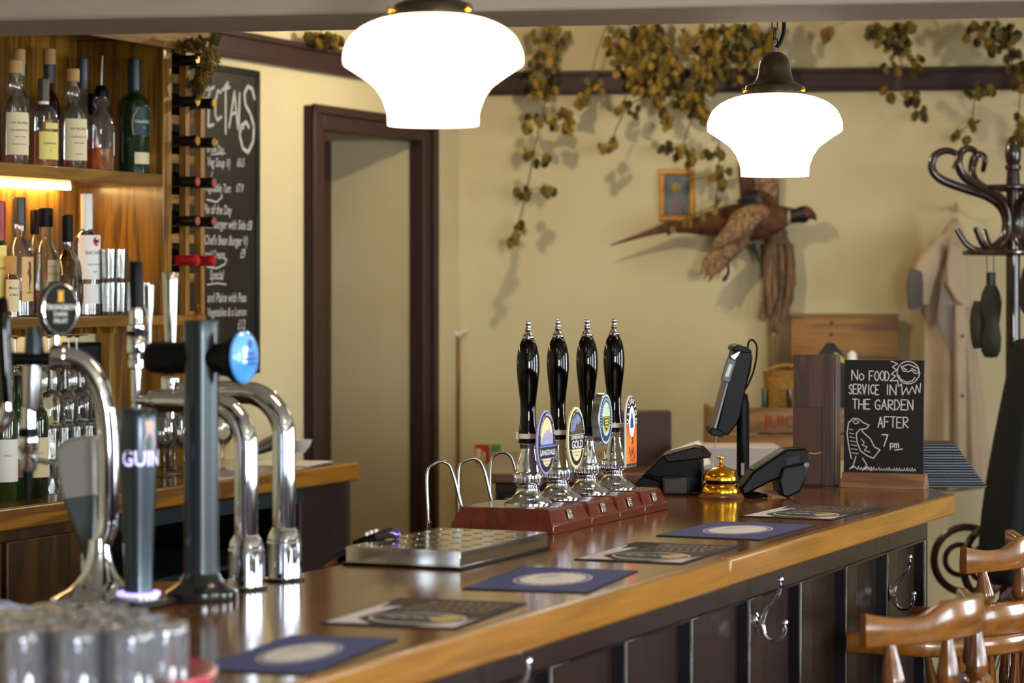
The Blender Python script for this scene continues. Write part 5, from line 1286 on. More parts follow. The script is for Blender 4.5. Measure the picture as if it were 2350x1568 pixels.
bottle(113, 2.53, 112, 27, 'dark whisky bottle at the back with black neck foil and tan stopper', g1, z1, mat('dark_amber_glass', '2a0f08', .07, coat=.5), None, .3, ('cork', CAPW, 0), neck=(.72, .92, mat('foil_slate', '3c4048', .35), .0012), sh=.5, rn=.0135, face=35, lab=[(.2, .42, -60, 60, LBT, [])])
bottle(100, 2.38, 181, 33, 'whisky bottle with bright yellow label and white neck band', g1, z1, GC, AMB, .40, ('screw', mat('cap_brown', '4a3c30', .4), 0), neck=(.70, .86, LBW, .001), sh=.60, rn=.012, face=38,
       lab=[(.09, .40, -45, 75, LBY, [('Dalwhinnie', .0085, .27, INK), ('15', .006, .19, INK)]), (.43, .50, -20, 50, LBY, [])])
bottle(167, 2.375, 158, 32, 'whisky bottle with large cream label right of the yellow-labelled one', g1, z1, GC, AMBD, .10, ('cork', CAPW, 0), sh=.50, bulge=.008, rn=.0135, face=38,
       lab=[(.09, .50, -62, 62, LBC, [('THE BALVENIE', .0080, .40, INK), ('CARIBBEAN CASK', .0060, .32, INKR), ('AGED 14 YEARS', .0045, .26, INK), ('SINGLE MALT', .004, .15, INK)])])
bottle(191, 2.52, 134, 25, 'clear whisky bottle at the back with dark slate cap', g1, z1, GC, AMBD, .25, ('screw', mat('foil_slate', ''), 0), neck=(.74, .86, mat('foil_slate', ''), .001), sh=.52, rn=.0125, face=38, hn=.9, lab=[(.12, .38, -50, 50, LBW, [])])
bottle(212, 2.43, 215, 21, 'small clear bottle with round red seal between the taller whisky bottles', g1, z1, GC, AMBD, .42, ('screw', BLACKP, 0), sh=.55, rn=.010, face=30, lab=[(.30, .46, -30, 30, mat('label_round_red', 'c0303a', .5), [('16', .010, .37, LBW)])])
bottle(232, 2.37, 128, 30, 'clear ribbed bottle with black pourer and silver spout, orange spirit in the bottom', g1, z1, GC, AMB, .20, ('pour', BLACKP, 0), sh=.42, bulge=.010, rn=.014, face=38, hn=.68, lab=[(.14, .34, 40, 80, LBW, [])])
bottle(309, 2.385, 136, 34, 'green whisky bottle with teal gold-edged label, last on the upper shelf', g1, z1, GG, None, .3, ('screw', mat('cap_teal', '12303a', .35), 0), neck=(.74, .80, LBT, .001), sh=.62, rn=.0135, face=48, hn=.82,
       lab=[(.09, .19, -40, 50, LBC, []), (.34, .58, -50, 45, mat('label_teal', '133c40', .5), [('Glenfiddich', .0125, .455, CREAM), ('12', .007, .40, CREAM)])])
# gold outline on the green label
gb = [o for o in COL.objects if o.get('label', '').startswith('green whisky bottle with')][0]
d_ = d_at(309, 2.385); s_ = d_ / FPX; Rb_ = 34 * s_ * 1.02; Hh = CZ - (136 - HY) * s_ - z1
ol_ = [(-.033, .345), (-.037, .42), (-.033, .50), (-.02, .57), (.008, .595), (.03, .57), (.036, .50), (.036, .40), (.028, .345), (.0, .33), (-.033, .345)]
part('label_outline', MB().tube([(Rb_ * math.sin(a / Rb_), -Rb_ * math.cos(a / Rb_), b * Hh) for a, b in ol_], .0012, 6), mat('outline_gold', 'c9a560', .4, .3), gb)
# lower shelf
bottle(-2, 2.37, 462, 17, 'green bottle with red cap and yellow label, first on the lower shelf', g2, z2, GG, None, .3, ('screw', mat('cap_red', '9a1420', .35), 0), neck=(.66, .84, mat('cap_red', ''), .001), sh=.58, rn=.013, face=38, hn=.85, lab=[(.10, .62, -60, 70, LBY, [('IRISH', .010, .42, INK)])])
bottle(27, 2.33, 588, 17, "small bottle with wordy cream label beside the tall tan-labelled one", g2, z2, GC, AMBD, .9, ('screw', CAPW, 0), sh=.62, rn=.010, face=32, lab=[(.10, .62, -70, 80, LBC, [("Maker's", .0095, .48, INK), ('& Mark', .0085, .37, INK)])])
bottle(44, 2.44, 453, 33, 'clear rum bottle with grey and black cap and tall tan label', g2, z2, GC, DKR, .14, ('screw', mat('cap_greyblack', '3f3d3a', .4), 0), neck=(.80, .87, BLACKP, .002), sh=.50, rn=.0135, face=34, bulge=.004,
       lab=[(.13, .50, -12, 52, LBT, [])])
rb = [o for o in COL.objects if o.get('label', '').startswith('clear rum bottle')][0]
bottle(80, 2.53, 482, 18, 'slim clear bottle half hidden behind the red-lettered liqueur bottle', g2, z2, GC, None, .3, ('screw', BLACKM, 0), sh=.66, rn=.010, face=30)
bottle(104, 2.42, 478, 33, 'clear liqueur bottle with red lettering on a cream label, black cap', g2, z2, GC, AMBD, .24, ('screw', BLACKM, 0), sh=.52, rn=.0165, face=40, hn=.93, lab=[(.32, .52, -20, 60, LBC, [('COINTREAU', .0105, .39, INKR), ('LIQUEUR', .006, .46, INKR)])])
bottle(155, 2.35, 493, 32, 'pale ornate black and white gin bottle with black cap', g2, z2, thin_glass('frosted', 'd8dcd8', refl=.8), None, .3, ('screw', BLACKP, 0), sh=.50, rn=.0115, face=36, hn=.84, bulge=.002)
ob_ = [o for o in COL.objects if o.get('label', '').startswith('pale ornate')][0]
d_ = d_at(155, 2.35); s_ = d_ / FPX; Rb_ = 32 * s_ * 1.016; Hh = CZ - (493 - HY) * s_ - z2
m = MB(); random.seed(4)
for q in range(16):
    a0 = random.uniform(-.04, .04); b0 = random.uniform(.08, .42)
    pts = [(a0 + .010 * math.cos(k * .8 + q) * (1 - k / 10), b0 * Hh + .012 * math.sin(k * .8 + q) * (1 - k / 10)) for k in range(8)]
    m.tube([(Rb_ * math.sin(a / Rb_), -Rb_ * math.cos(a / Rb_), b) for a, b in pts], .0007, 4)
for b in (.10, .30): 
    vs, fs = wrap(Rb_, R(48), R(62), b * Hh, (b + .14) * Hh); m.add(vs, fs)
part('ornament', m, BLACKP, ob_, kind='stuff')
bottle(199, 2.40, 445, 31, 'clear white rum bottle with white cap, red disc on its label', g2, z2, GC, None, .3, ('screw', mat('cap_white', 'dfe3e4', .35), 0), neck=(.74, .84, mat('cap_white', ''), .0015), sh=.62, rn=.0130, face=46, hn=.80, lab=[(.30, .66, -72, 62, LBW, [('BACARDI', .0130, .515, INK), ('CARTA BLANCA', .006, .42, INK), ('RUM', .006, .36, INK)]), (.10, .26, -50, 50, LBW, [])])
bb_ = [o for o in COL.objects if 'red disc' in o.get('label', '')][0]
d_ = d_at(199, 2.40); s_ = d_ / FPX; Rb_ = 31 * s_ * 1.02; Hh = CZ - (445 - HY) * s_ - z2
m = MB(); m.add([(Rb_ * math.sin((.006 + .0125 * math.cos(q * .3307)) / Rb_), -Rb_ * math.cos((.006 + .0125 * math.cos(q * .3307)) / Rb_), .61 * Hh + .0135 * math.sin(q * .3307)) for q in range(19)], [tuple(range(19))])
part('red_disc', m, mat('disc_red', 'c8202a', .5), bb_)
m = MB(); bat = [(-.010, .004), (-.004, .002), (0, .006), (.004, .002), (.010, .004), (.006, -.003), (.002, -.002), (0, -.006), (-.002, -.002), (-.006, -.003)]
Rb2 = Rb_ * 1.006; m.add([(Rb2 * math.sin((.006 + a) / Rb2), -Rb2 * math.cos((.006 + a) / Rb2), .61 * Hh + b) for a, b in bat], [tuple(range(10))])
part('emblem', m, BLACKP, bb_)
# figure on the tan label
d_ = d_at(44, 2.44); s_ = d_ / FPX; Rb_ = 33 * s_ * 1.02; Hh = CZ - (453 - HY) * s_ - z2
m = MB()
def cyl(a, b): return (Rb_ * math.sin(R(20) + a / Rb_), -Rb_ * math.cos(R(20) + a / Rb_), b * Hh)
m.tube([cyl(0, .46), cyl(.002, .42), cyl(-.001, .37), cyl(.003, .33), cyl(0, .26), cyl(.001, .20)], [.004, .003, .005, .004, .002, .0012], 6)
m.tube([cyl(-.007, .36), cyl(0, .39), cyl(.007, .35)], .0012, 5)
part('figure_drawing', m, mat('label_sepia', '6a3f22', .6), rb)
part('label_band', MB().tube([cyl(-.009, .20), cyl(.010, .20)], .0012, 5), BLACKP, rb)

# tall tumblers on the lower shelf
def tumbler_up(r, h): return MB().lathe([(.0001, 0), (r * .86, 0), (r * .88, .002), (r, h), (r - .0018, h), (r * .86, .012), (.0001, .011)], 26, cap=False).mesh('tumbler', 40)
TG = thin_glass('tumbler_thin', 'f8faf9', refl=.7, haze=.02)
tmu = tumbler_up(.0265, .092); tmu.materials.append(TG)
def place_tum(mesh, x, y, z, label, group, name='tumbler', rz=0):
    o = bpy.data.objects.new(name, mesh); COL.objects.link(o); o.location = (x, y, z); o['label'] = label; o['category'] = 'glass'; o['group'] = group; return o
for j, (px, v) in enumerate([(248, 2.35), (272, 2.35), (258, 2.45)]):
    for k in (0, 1):
        d = d_at(px, v); place_tum(tmu, (px - CX) / FPX * d, d, ZS2 + k * .0925, 'tall clear tumbler stacked %s, %s column, beside the rum bottle' % (['below', 'on top'][k], ['front left', 'front right', 'rear'][j]), 'tumblers on the lower shelf')
for j, (px, v) in enumerate([(305, 2.36), (330, 2.36), (318, 2.47)]):
    d = d_at(px, v); place_tum(tmu, (px - CX) / FPX * d, d, ZS2, 'clear tumbler by the side panel of the lower shelf, %s one' % ['left', 'right', 'rear'][j], 'tumblers on the lower shelf')

# hanging stemware under the lower shelf
def wineglass(flip=1):
    return MB().lathe([(.030, 0), (.031, .0012), (.012, .003), (.0042, .008), (.0034, .03), (.0034, .062), (.006, .070), (.018, .079), (.030, .095), (.034, .115), (.033, .140), (.0285, .165), (.0275, .165), (.032, .14), (.033, .115), (.029, .096), (.017, .081), (.0001, .075)], 26, cap=False).mesh('wine_glass', 45)
wg = wineglass(); wg.materials.append(TG)
hr = thing('glass_hanger', 'wooden hanging rail for stemware under the lower shelf', 'glass rack', E0, RU)
for q in range(7):
    u_ = uu(-40, 2.4) + q * .085 - .0
    if u_ < uR - .2: part('hanger_strip', MB().bx(u_ - .008, u_ + .008, VS + .02, VW - .06, ZS2 - .048, ZS2 - .031), OAK, hr)
for j, (px, v) in enumerate([(14, 2.38), (35, 2.38), (158, 2.36), (176, 2.36), (90, 2.38), (112, 2.38), (66, 2.38)]):
    d = d_at(px, v); o = place_tum(wg, (px - CX) / FPX * d, d, ZS2 - .050, 'wine glass hanging upside down under the lower shelf, %s from the left' % ['first', 'second', 'sixth', 'seventh', 'fourth', 'fifth', 'third'][j], 'stemware hanging under the shelf', 'wine_glass'); o.rotation_euler = (R(180), 0, 0)
# dark screen below the shelf
ts = thing('till_screen', 'black edged screen against the wall below the lower shelf', 'screen', UV(uu(200, 2.54), 2.54, ZBB), RU - R(66))
part('housing', MB().bx(-.09, .04, -.012, .012, .10, .37), BLACKP, ts, .005)
part('display', MB().bx(-.083, .033, -.0135, -.012, .115, .358), mat('screen_dark', '1b2430', .1), ts)
part('stand', MB().bx(-.05, .02, -.06, .06, 0, .012).bx(-.03, 0, -.01, .01, .012, .1), BLACKP, ts, .002)

# wine bottles on the back counter
def wine(px, v, top, label, labs, glass=mat('wine_green', '10220e', .07, coat=.5), foil=BK, face=30):
    d = d_at(px, v); s = d / FPX; z0 = ZBB; H = .305; Rb = .0375
    t = thing('wine_bottle', label, 'bottle', ((px - CX) * s, d, z0), R(face), 'wine bottles standing on the back counter')
    part('glass_body', MB().lathe([(.0001, 0), (.034, 0), (Rb, .005), (Rb, .19), (.034, .212), (.022, .228), (.0148, .242), (.0138, .30), (.0001, .30)], 32), glass, t)
    part('foil_cap', MB().lathe([(.0144, .246), (.0148, .302), (.013, .305), (.0001, .305)], 24), foil, t)
    for z_a, z_b, mm_, txt in labs:
        vs, fs = wrap(Rb * 1.010, R(-75), R(75), z_a, z_b); lb = part('label', MB().add(vs, fs), mm_, t, fix=False)
        for s_, sz, fz in txt: part('label_lettering', mtext(MB(), s_, sz, 0, fz, bend=Rb * 1.018), INK, lb, fix=False)
wine(6, 2.18, 0, 'green wine bottle with plain white label at the left edge of the counter', [(.045, .15, LBW, [('VINO', .008, .11)])], glass=mat('wine_yellowgreen', '2a3a12', .07, coat=.5))
wine(41, 2.20, 0, 'green wine bottle with white label above a pink strip', [(.095, .155, LBW, [('RIOJA', .009, .125)]), (.05, .092, mat('label_pink', 'a8485a', .6), [])], glass=mat('wine_green2', '143f14', .07, coat=.5))
wine(77, 2.16, 0, 'dark red wine bottle with cream label, nearest the stacked glasses', [(.05, .15, LBC, [('MERLOT', .008, .11)])])
# glasses stacked on the counter
random.seed(2)
stk = tumbler_mesh(.034, .085); stk.materials.append(TG)
gg = MB().lathe([(.030, 0), (.031, .0), (.034, .03), (.033, .06), (.024, .078), (.0045, .086), (.0038, .12), (.004, .135), (.012, .142), (.031, .145), (.031, .1465), (.0001, .1465)], 26, cap=False).mesh('stem_glass', 45); gg.materials.append(TG)
names = ['bottom', 'middle']
for lev in (0, 1):
    for j, px in enumerate((112, 140, 168, 196, 222)):
        for r_, v in ((0, 2.18), (1, 2.27)):
            pxx = px + (8 if r_ else 0)
            d = d_at(pxx, v); place_tum(stk, (pxx - CX) / FPX * d, d, ZBB + .001 + lev * .088, 'upturned glass in the stack on the back counter, %s layer, %s row, %s' % (names[lev], ['front', 'rear'][r_], ['leftmost', 'second', 'third', 'fourth', 'rightmost'][j]), 'glasses stacked on the back counter', 'upturned_glass')
for j, px in enumerate((118, 150, 184)):
    d = d_at(px, 2.22); place_tum(gg, (px - CX) / FPX * d, d, ZBB + .001 + 2 * .088, 'short stemmed glass upturned on top of the stack, %s' % ['left', 'middle', 'right'][j], 'stemmed glasses on the stack', 'stem_glass')
for j, (px, v) in enumerate([(378, 2.22), (402, 2.26), (425, 2.2), (392, 2.36), (442, 2.32), (512, 2.2)]):
    d = d_at(px, v); o = place_tum(wg, (px - CX) / FPX * d, d, ZBB + .001, 'wine glass standing on the back counter behind the tap columns, %s' % ['front left', 'front middle', 'front right', 'rear left', 'rear right', 'right of the column'][j], 'wine glasses on the back counter', 'wine_glass')
# papers, bowl, tray on the counter
pb = UV(uu(665, 2.18), 2.18, ZBB)
solo('paper_sheet', MB().bx(-.14, .10, -.10, .12, 0, .0015), PAPER, 'white paper sheet lying at the end of the back counter', 'paper', (pb.x, pb.y, ZBB + .0005), RU + .15)
pb2 = UV(uu(505, 2.14), 2.14, ZBB)
solo('paper_sheet', MB().bx(-.12, .12, -.08, .10, 0, .0015), mat('paper_print', 'b9a8a0', .8, noise=.4, nscale=30, col2='6a6a80'), 'printed leaflet lying on the back counter behind the black column', 'paper', (pb2.x, pb2.y, ZBB + .0005), RU - .2)
bp2 = UV(uu(688, 2.40), 2.40, ZBB)
solo('bowl', MB().lathe([(.0001, 0), (.018, 0), (.020, .004), (.034, .022), (.040, .040), (.038, .040), (.031, .022), (.016, .006), (.0001, .006)], 30), mat('ceramic_white', 'dcd8cc', .3), 'small white ceramic bowl at the end of the back counter', 'bowl', (bp2.x, bp2.y, ZBB))
tr = UV(uu(610, 2.42), 2.42, ZBB)
solo('metal_scoop', MB().tube([(-.08, 0, .015), (0, 0, .03), (.08, 0, .045), (.10, 0, .03)], [.012, .02, .022, .01], 14, flat=1.6), GUNM, 'grey metal scoop lying beside the white bowl', 'scoop', tr, RU)

# ------------------------------------------------------------------ till area on the bar
# left terminal
def wedge(name, cat, label, prof, cpx, cpy, d, depth, rz, mt=BLACKP, z=None, bev=.004):
    org = at(cpx, cpy, d); zz = z if z is not None else ZB
    t = thing(name, label, cat, (org.x, org.y, zz), rz)
    pr = [((a - cpx) / FPX * d, at(a, b, d).z - zz) for a, b in prof]
    return t, pr
t, pr = wedge('printer', 'receipt printer', 'black angled receipt printer on the bar left of the counter bell', [(1458, 1130), (1456, 1112), (1520, 1046), (1592, 1026), (1612, 1030), (1632, 1050), (1612, 1062), (1612, 1130)], 1545, 1130, 6.40, .1, -.1)
part('body', MB().prism([(a, max(b, .0)) for a, b in [pr[0], pr[1], pr[2], pr[3], pr[6], pr[7]]], .0, .12, 'y'), BLACKP, t, .004)
part('lid', MB().prism([pr[2], pr[3], pr[4], pr[5], (pr[2][0] + .012, pr[2][1] - .018)], -.006, .126, 'y'), mat('lid_black', '110d0c', .35, spec=.25), t, .004)
part('front_block', MB().bx(-.025, .040, -.045, .0, 0.0, .045), mat('block_brown', '2a211d', .3), t, .006)
part('lever', MB().tube([(-.07, -.004, .045), (-.03, -.012, .035), (-.01, -.008, .028)], .006, 10), BLACKP, t)
part('cable', MB().tube(smooth([(.02, -.03, .004), (.05, -.05, .004), (.07, -.02, .004), (.06, .02, .004)], 5), .003, 8), BLACKP, t)
# right terminal (card reader in cradle)
t, pr = wedge('card_reader', 'card reader', 'black card reader in a tilted cradle on the bar right of the bell', [(1693, 1118), (1722, 1080), (1800, 1030), (1845, 1028), (1855, 1046), (1850, 1078), (1812, 1085), (1760, 1105), (1700, 1138)], 1770, 1142, 6.32, .1, .1)
part('body', MB().prism([(a, max(.004, b)) for a, b in pr], -.035, .045, 'y'), BLACKP, t, .005)
pz = lambda px, py: ((px - 1770) / FPX * 6.32, at(px, py, 6.32).z - ZB)
part('cradle', MB().prism([pz(1788, 1070), pz(1848, 1058), pz(1846, 1092), pz(1830, 1126), pz(1800, 1141), pz(1786, 1136), pz(1778, 1100)], -.045, .055, 'y'), mat('cradle_black', '0b0c0d', .4, spec=.2), t, .006)
part('keypad', MB().prism([pz(1722, 1076), pz(1797, 1029), pz(1800, 1034), pz(1726, 1082)], -.028, .038, 'y'), mat('keypad', '16191a', .35, spec=.25), t, .001)
part('round_button', MB().lathe([(.0001, 0), (.008, 0), (.006, .004), (.0001, .005)], 16, Txyz(*((pz(1842, 1066)[0]), -.046, pz(1842, 1066)[1])) @ Rx(R(90))), mat('button_grey', '5a5c5e', .3), t)
part('slot', MB().prism([pz(1795, 1050), pz(1830, 1044), pz(1828, 1058), pz(1800, 1066)], -.0362, -.034, 'y'), mat('slot_black', '020202', .6), t)
part('coiled_cable', MB().tube(smooth([(-.085, -.035, .005), (-.05, -.05, .004), (-.02, -.03, .006), (-.05, -.015, .004), (-.08, -.02, .010), (-.05, -.03, .012), (-.02, -.05, .004)], 6), .0038, 8), BLACKP, t)
solo('till_receipt', MB().add([(-.02, -.03, .001), (.015, -.035, .001), (.022, .02, .012), (-.015, .025, .014), (-.02, -.03, .0002), (.015, -.035, .0002), (.022, .02, .0112), (-.015, .025, .0132)], [(0, 1, 2, 3), (7, 6, 5, 4), (0, 4, 5, 1), (1, 5, 6, 2), (2, 6, 7, 3), (3, 7, 4, 0)]), mat('receipt', 'b48a6a', .7), 'small curled paper slip on the bar under the card reader', 'paper', on(1778, 1140, ZB + .0005), .3)

# tablet till on a pole
dT = 6.75
og = at(1706, 1108, dT)
t = thing('tablet_till', 'black tablet till tilted on a black pole behind the counter bell', 'tablet till', (og.x, og.y, ZB), 0)
def T(px, py, y=0): return ((px - 1706) / FPX * dT, y, at(px, py, dT).z - ZB)
T2 = lambda px, py: (T(px, py)[0], T(px, py)[2])
part('pole', MB().tube([T(1705, 1108), T(1705, 925)], .0165, 24), BLACKM, t)
part('pole_base', MB().lathe([(.05, 0), (.05, .006), (.0165, .009)], 36), BLACKM, t)
part('pole_head', MB().tube([T(1704, 928), T(1702, 912), T(1694, 905)], [.0168, .0168, .012], 20), BLACKP, t)
part('pivot_screw', MB().lathe([(.0001, 0), (.006, 0), (.005, .003), (.0001, .004)], 16, Txyz(*T(1699, 920, -.017)) @ Rx(R(90))), SATIN, t)
part('pole_slot', MB().bx(T(1703, 0)[0] - .004, T(1703, 0)[0] + .004, -.0175, -.016, T(0, 1090)[2], T(0, 1062)[2]), mat('slot_light', 'b8a8a0', .5), t)
part('case', MB().prism([T2(*p) for p in [(1684, 795), (1722, 806), (1722, 826), (1695, 955), (1688, 972), (1668, 998), (1640, 990), (1662, 895)]], -.045, .105, 'y'), BLACKP, t, .004)
part('back_hump', MB().prism([T2(*p) for p in [(1718, 812), (1726, 816), (1722, 850), (1706, 905), (1692, 945), (1690, 960), (1680, 985), (1672, 984), (1690, 900)]], -.02, .08, 'y'), mat('hump_black', '1c1512', .35), t, .004)
part('screen_edge', MB().prism([T2(*p) for p in [(1664, 876), (1668, 877), (1640, 985), (1634, 984)]], -.05, .11, 'y'), mat('screen_edge', '5a5e64', .35, .3), t, .001)
part('lower_clip', MB().prism([T2(*p) for p in [(1629, 978), (1650, 984), (1660, 996), (1652, 1001), (1630, 997), (1626, 990)]], -.052, .112, 'y'), BLACKP, t, .003)
part('upper_clip', MB().prism([T2(*p) for p in [(1680, 794), (1692, 790), (1712, 797), (1722, 804), (1720, 810), (1696, 808), (1690, 804), (1681, 806), (1678, 802)]], -.052, .112, 'y'), BLACKP, t, .003)
part('side_dongle', MB().prism([T2(*p) for p in [(1666, 820), (1686, 826), (1671, 878), (1651, 872)]], -.054, -.035, 'y'), mat('dongle', '1d1c1c', .35), t, .0015)
part('dongle_label', MB().prism([T2(*p) for p in [(1670, 834), (1677, 836), (1668, 864), (1660, 862)]], -.0552, -.054, 'y'), PAPER, t, label='small white label')
part('white_tab', MB().prism([T2(*p) for p in [(1674, 817), (1694, 806), (1690, 814), (1682, 824)]], -.05, -.04, 'y'), SATIN, t)
part('cable', MB().tube(smooth([T(1716, 800), T(1718, 786), T(1726, 780), T(1735, 790), T(1737, 810), T(1730, 850), T(1718, 880), T(1706, 900), T(1698, 912)], 6), .0026, 8), BLACKP, t)
part('hanging_wire', MB().tube(smooth([T(1645, 998), T(1640, 1030), T(1636, 1060), T(1635, 1098)], 4), .0012, 6), SATIN, t)

# dark wooden menu holder
mo = on(1868, 1116)
t = thing('menu_holder', 'tall dark wooden menu box standing on the bar left of the chalkboard', 'menu box', mo, -TH + .12)
sm_ = mo.y / FPX
Hm = (1116 - 815) * sm_
part('body', MB().bx(-.052, .052, 0, .075, 0, Hm), DARKW, t, .0015)
part('side_trim', MB().bx(.0525, .056, .004, .071, 0.004, Hm - .003), mat('side_lilac', '5d4a4c', .4), t, .001)
part('pocket', MB().bx(-.052, .022, -.012, -.0005, .006, Hm * .60), mat('pocket_wood', '4a3029', .5), t, .001)
part('pocket_panel', MB().bx(.0222, .030, -.014, -.0005, .004, Hm * .60), mat('pocket_edge', '3d2a28', .5), t, .001)
part('rubber_band', MB().tube([(-.010, -.0135, .085), (.005, -.0140, .083), (.022, -.0150, .087)], .0016, 6), mat('band_tan', 'b99a74', .6), t)

# stack of dark menu folders at the end of the bar
base = on(2150, 1119)
nF = 17
cols = [mat('folder_slate', '23262f', .35), mat('folder_blue', '30374a', .35), mat('folder_black', '14151a', .4)]
random.seed(9)
for k in range(nF):
    wL = 2262 - k * 4.4 if k > 0 else 2262
    z = k * .0066
    s = base.y / FPX
    right = (wL - 2150) * s
    o = solo('menu_folder', MB().bx(-.19, 0, -.02, .12, 0, .0055), cols[[0, 2, 1][k % 3]], 'dark menu folder, %s of the stack at the bar end' % (['lowest', 'second lowest', 'third from below', 'fourth from below', 'fifth from below', 'sixth from below', 'seventh from below', 'eighth from below', 'middle one', 'eighth from top', 'seventh from top', 'sixth from top', 'fifth from top', 'fourth from top', 'third from top', 'second from top', 'topmost'][k]), 'menu folder', (base.x + right, base.y + .0, ZB + .0006 + z), -.04 + random.uniform(-.02, .02), 'dark menu folders stacked at the bar end', .0012)
# ------------------------------------------------------------------ bar stools
def arc_path(w, dep, fr, n=18):
    """U in plan: arm tip, along, round the back, other arm tip"""
    pts = [(-w - .006, fr), (-w - .004, fr * .75), (-w, fr * .5)]
    for k in range(n + 1):
        a = math.pi - math.pi * (-k / n) ; a = math.pi + math.pi * k / n
        pts.append((w * math.cos(a), dep + (dep + .0) * math.sin(a) * 1.0))
    pts += [(w, fr * .5), (w + .004, fr * .75), (w + .006, fr)]
    return pts
def sweep_flat(pts, wd, z0, z1, taper=None):
    """solid band of plan width wd along a plan path between two heights (z may vary along the path)"""
    m = MB(); P_ = [Vector(p) for p in pts]; n = len(P_); vs = []; K = 8
    for i in range(n):
        t = (P_[min(i + 1, n - 1)] - P_[max(i - 1, 0)]).normalized(); nn = Vector((-t.y, t.x))
        w_ = wd(i / (n - 1)) if callable(wd) else wd
        a = z0(i / (n - 1)) if callable(z0) else z0; b = z1(i / (n - 1)) if callable(z1) else z1
        q = min(w_, b - a) * .16
        for (o_, z_) in ((-w_ / 2 + q, a), (w_ / 2 - q, a), (w_ / 2, a + q), (w_ / 2, b - q), (w_ / 2 - q, b), (-w_ / 2 + q, b), (-w_ / 2, b - q), (-w_ / 2, a + q)):
            p = P_[i] + nn * o_; vs.append((p.x, p.y, z_))
    fs = []
    for i in range(n - 1):
        for j in range(K): k = (j + 1) % K; fs.append((i * K + j, i * K + k, (i + 1) * K + k, (i + 1) * K + j))
    fs += [tuple(reversed(range(K))), tuple((n - 1) * K + j for j in range(K))]
    return m.add(vs, fs)
def spindle(p0, p1, r=.017, n=20):
    """turned spindle, p0 bottom, p1 top"""
    a, b = Vector(p0), Vector(p1); h = (b - a).length; M = Matrix.Translation(a) @ (b - a).to_track_quat('Z', 'Y').to_matrix().to_4x4()
    pr = [(.55, 0), (.6, .03), (.95, .06), (1.0, .09), (.7, .12), (.62, .14), (.95, .17), (.95, .20), (.62, .23), (.78, .27), (.96, .34), (.92, .46), (.72, .66), (.52, .86), (.46, 1)]
    return MB().lathe([(q * r, z * h) for q, z in pr], n, M)
def stool(name, loc, rz, label, group, dz=0):
    t = thing(name, label, 'bar stool', loc, rz, group)
    w, dep = .245, .17
    ab = arc_path(w, dep, .34)
    part('arm_bow', sweep_flat(ab, lambda s: .060 - .018 * math.sin(math.pi * s), .816 - dz, .858 - dz), STOOLW, t, smooth=50)
    back = [(x, y) for x, y in ab if y < .165]
    part('back_block', sweep_flat(back, .038, .858 - dz, lambda s: .860 - dz + .066 * min(1, min(s, 1 - s) * 7) ** .5), STOOLW, t, smooth=50)
    cp = []
    for k in range(25):
        s = -1 + k / 12; cp.append((s * .218, .10 * abs(s) ** 1.9))
    def ztop(s):
        q = abs(2 * s - 1); u_ = max(0, min(1, (.62 - q) / .30)); sm_ = u_ * u_ * (3 - 2 * u_)
        return 1.038 + .024 * sm_ + .012 * max(0, (q - .72) / .28) ** 1.5
    part('crest_rail', sweep_flat(cp, lambda s: .024, lambda s: .996 - .004 * abs(2 * s - 1), ztop), STOOLW, t, smooth=50)
    for s in (-.82, -.30, .30, .82):
        x = s * .218; yb = dep - dep * math.sqrt(max(0, 1 - (x / w) ** 2)) 
        part('crest_spindle', spindle((x, yb + .004, .905 - dz), (x, .10 * abs(s) ** 1.9, 1.0), .0215), SPINW, t)
    part('seat', MB().lathe([(.0001, .635), (.17, .632), (.205, .640), (.212, .655), (.20, .668), (.16, .664), (.0001, .655)], 44, Txyz(0, .155, 0) @ Matrix.Diagonal((1, .95, 1, 1))), STOOLW, t, smooth=50)
    for k in range(9):
        a = math.pi * (1 + (k + .0) / 8 * 1.0); x, y = w * math.cos(a), dep + dep * math.sin(a)
        part('arm_spindle', spindle((x * .76, .155 + (y - .17) * .80, .66), (x, y + .002, .820 - dz), .0155), SPINW, t)
    for sx in (-1, 1):
        part('arm_spindle', spindle((sx * .175, .23, .66), (sx * (w + .002), .265, .820 - dz), .0165), SPINW, t)
        for sy in (-1, 1):
            part('leg', spindle((sx * .215, .155 + sy * .190, 0), (sx * .13, .155 + sy * .13, .642), .021), SPINW, t)
        part('stretcher', spindle((sx * .192, .155 - .172, .22), (sx * .192, .155 + .172, .22), .013), SPINW, t)
    for sy in (-1, 1): part('stretcher', spindle((-.185, .155 + sy * .166, .30), (.185, .155 + sy * .166, .30), .013), SPINW, t)
    return t
stool('bar_stool', (.797, 4.571, 0), RU - R(8.5), 'varnished wooden captain style bar stool, the nearer of two at the bar', 'captain style bar stools', .02)
stool('bar_stool', (1.144, 5.749, 0), RU, 'varnished wooden captain style bar stool, the farther of two, below the coat stand', 'captain style bar stools')
stool('bar_stool', (1.52, 6.05, 0), RU + R(60), 'varnished dark spindled bar stool at the right edge behind the other two', 'captain style bar stools')

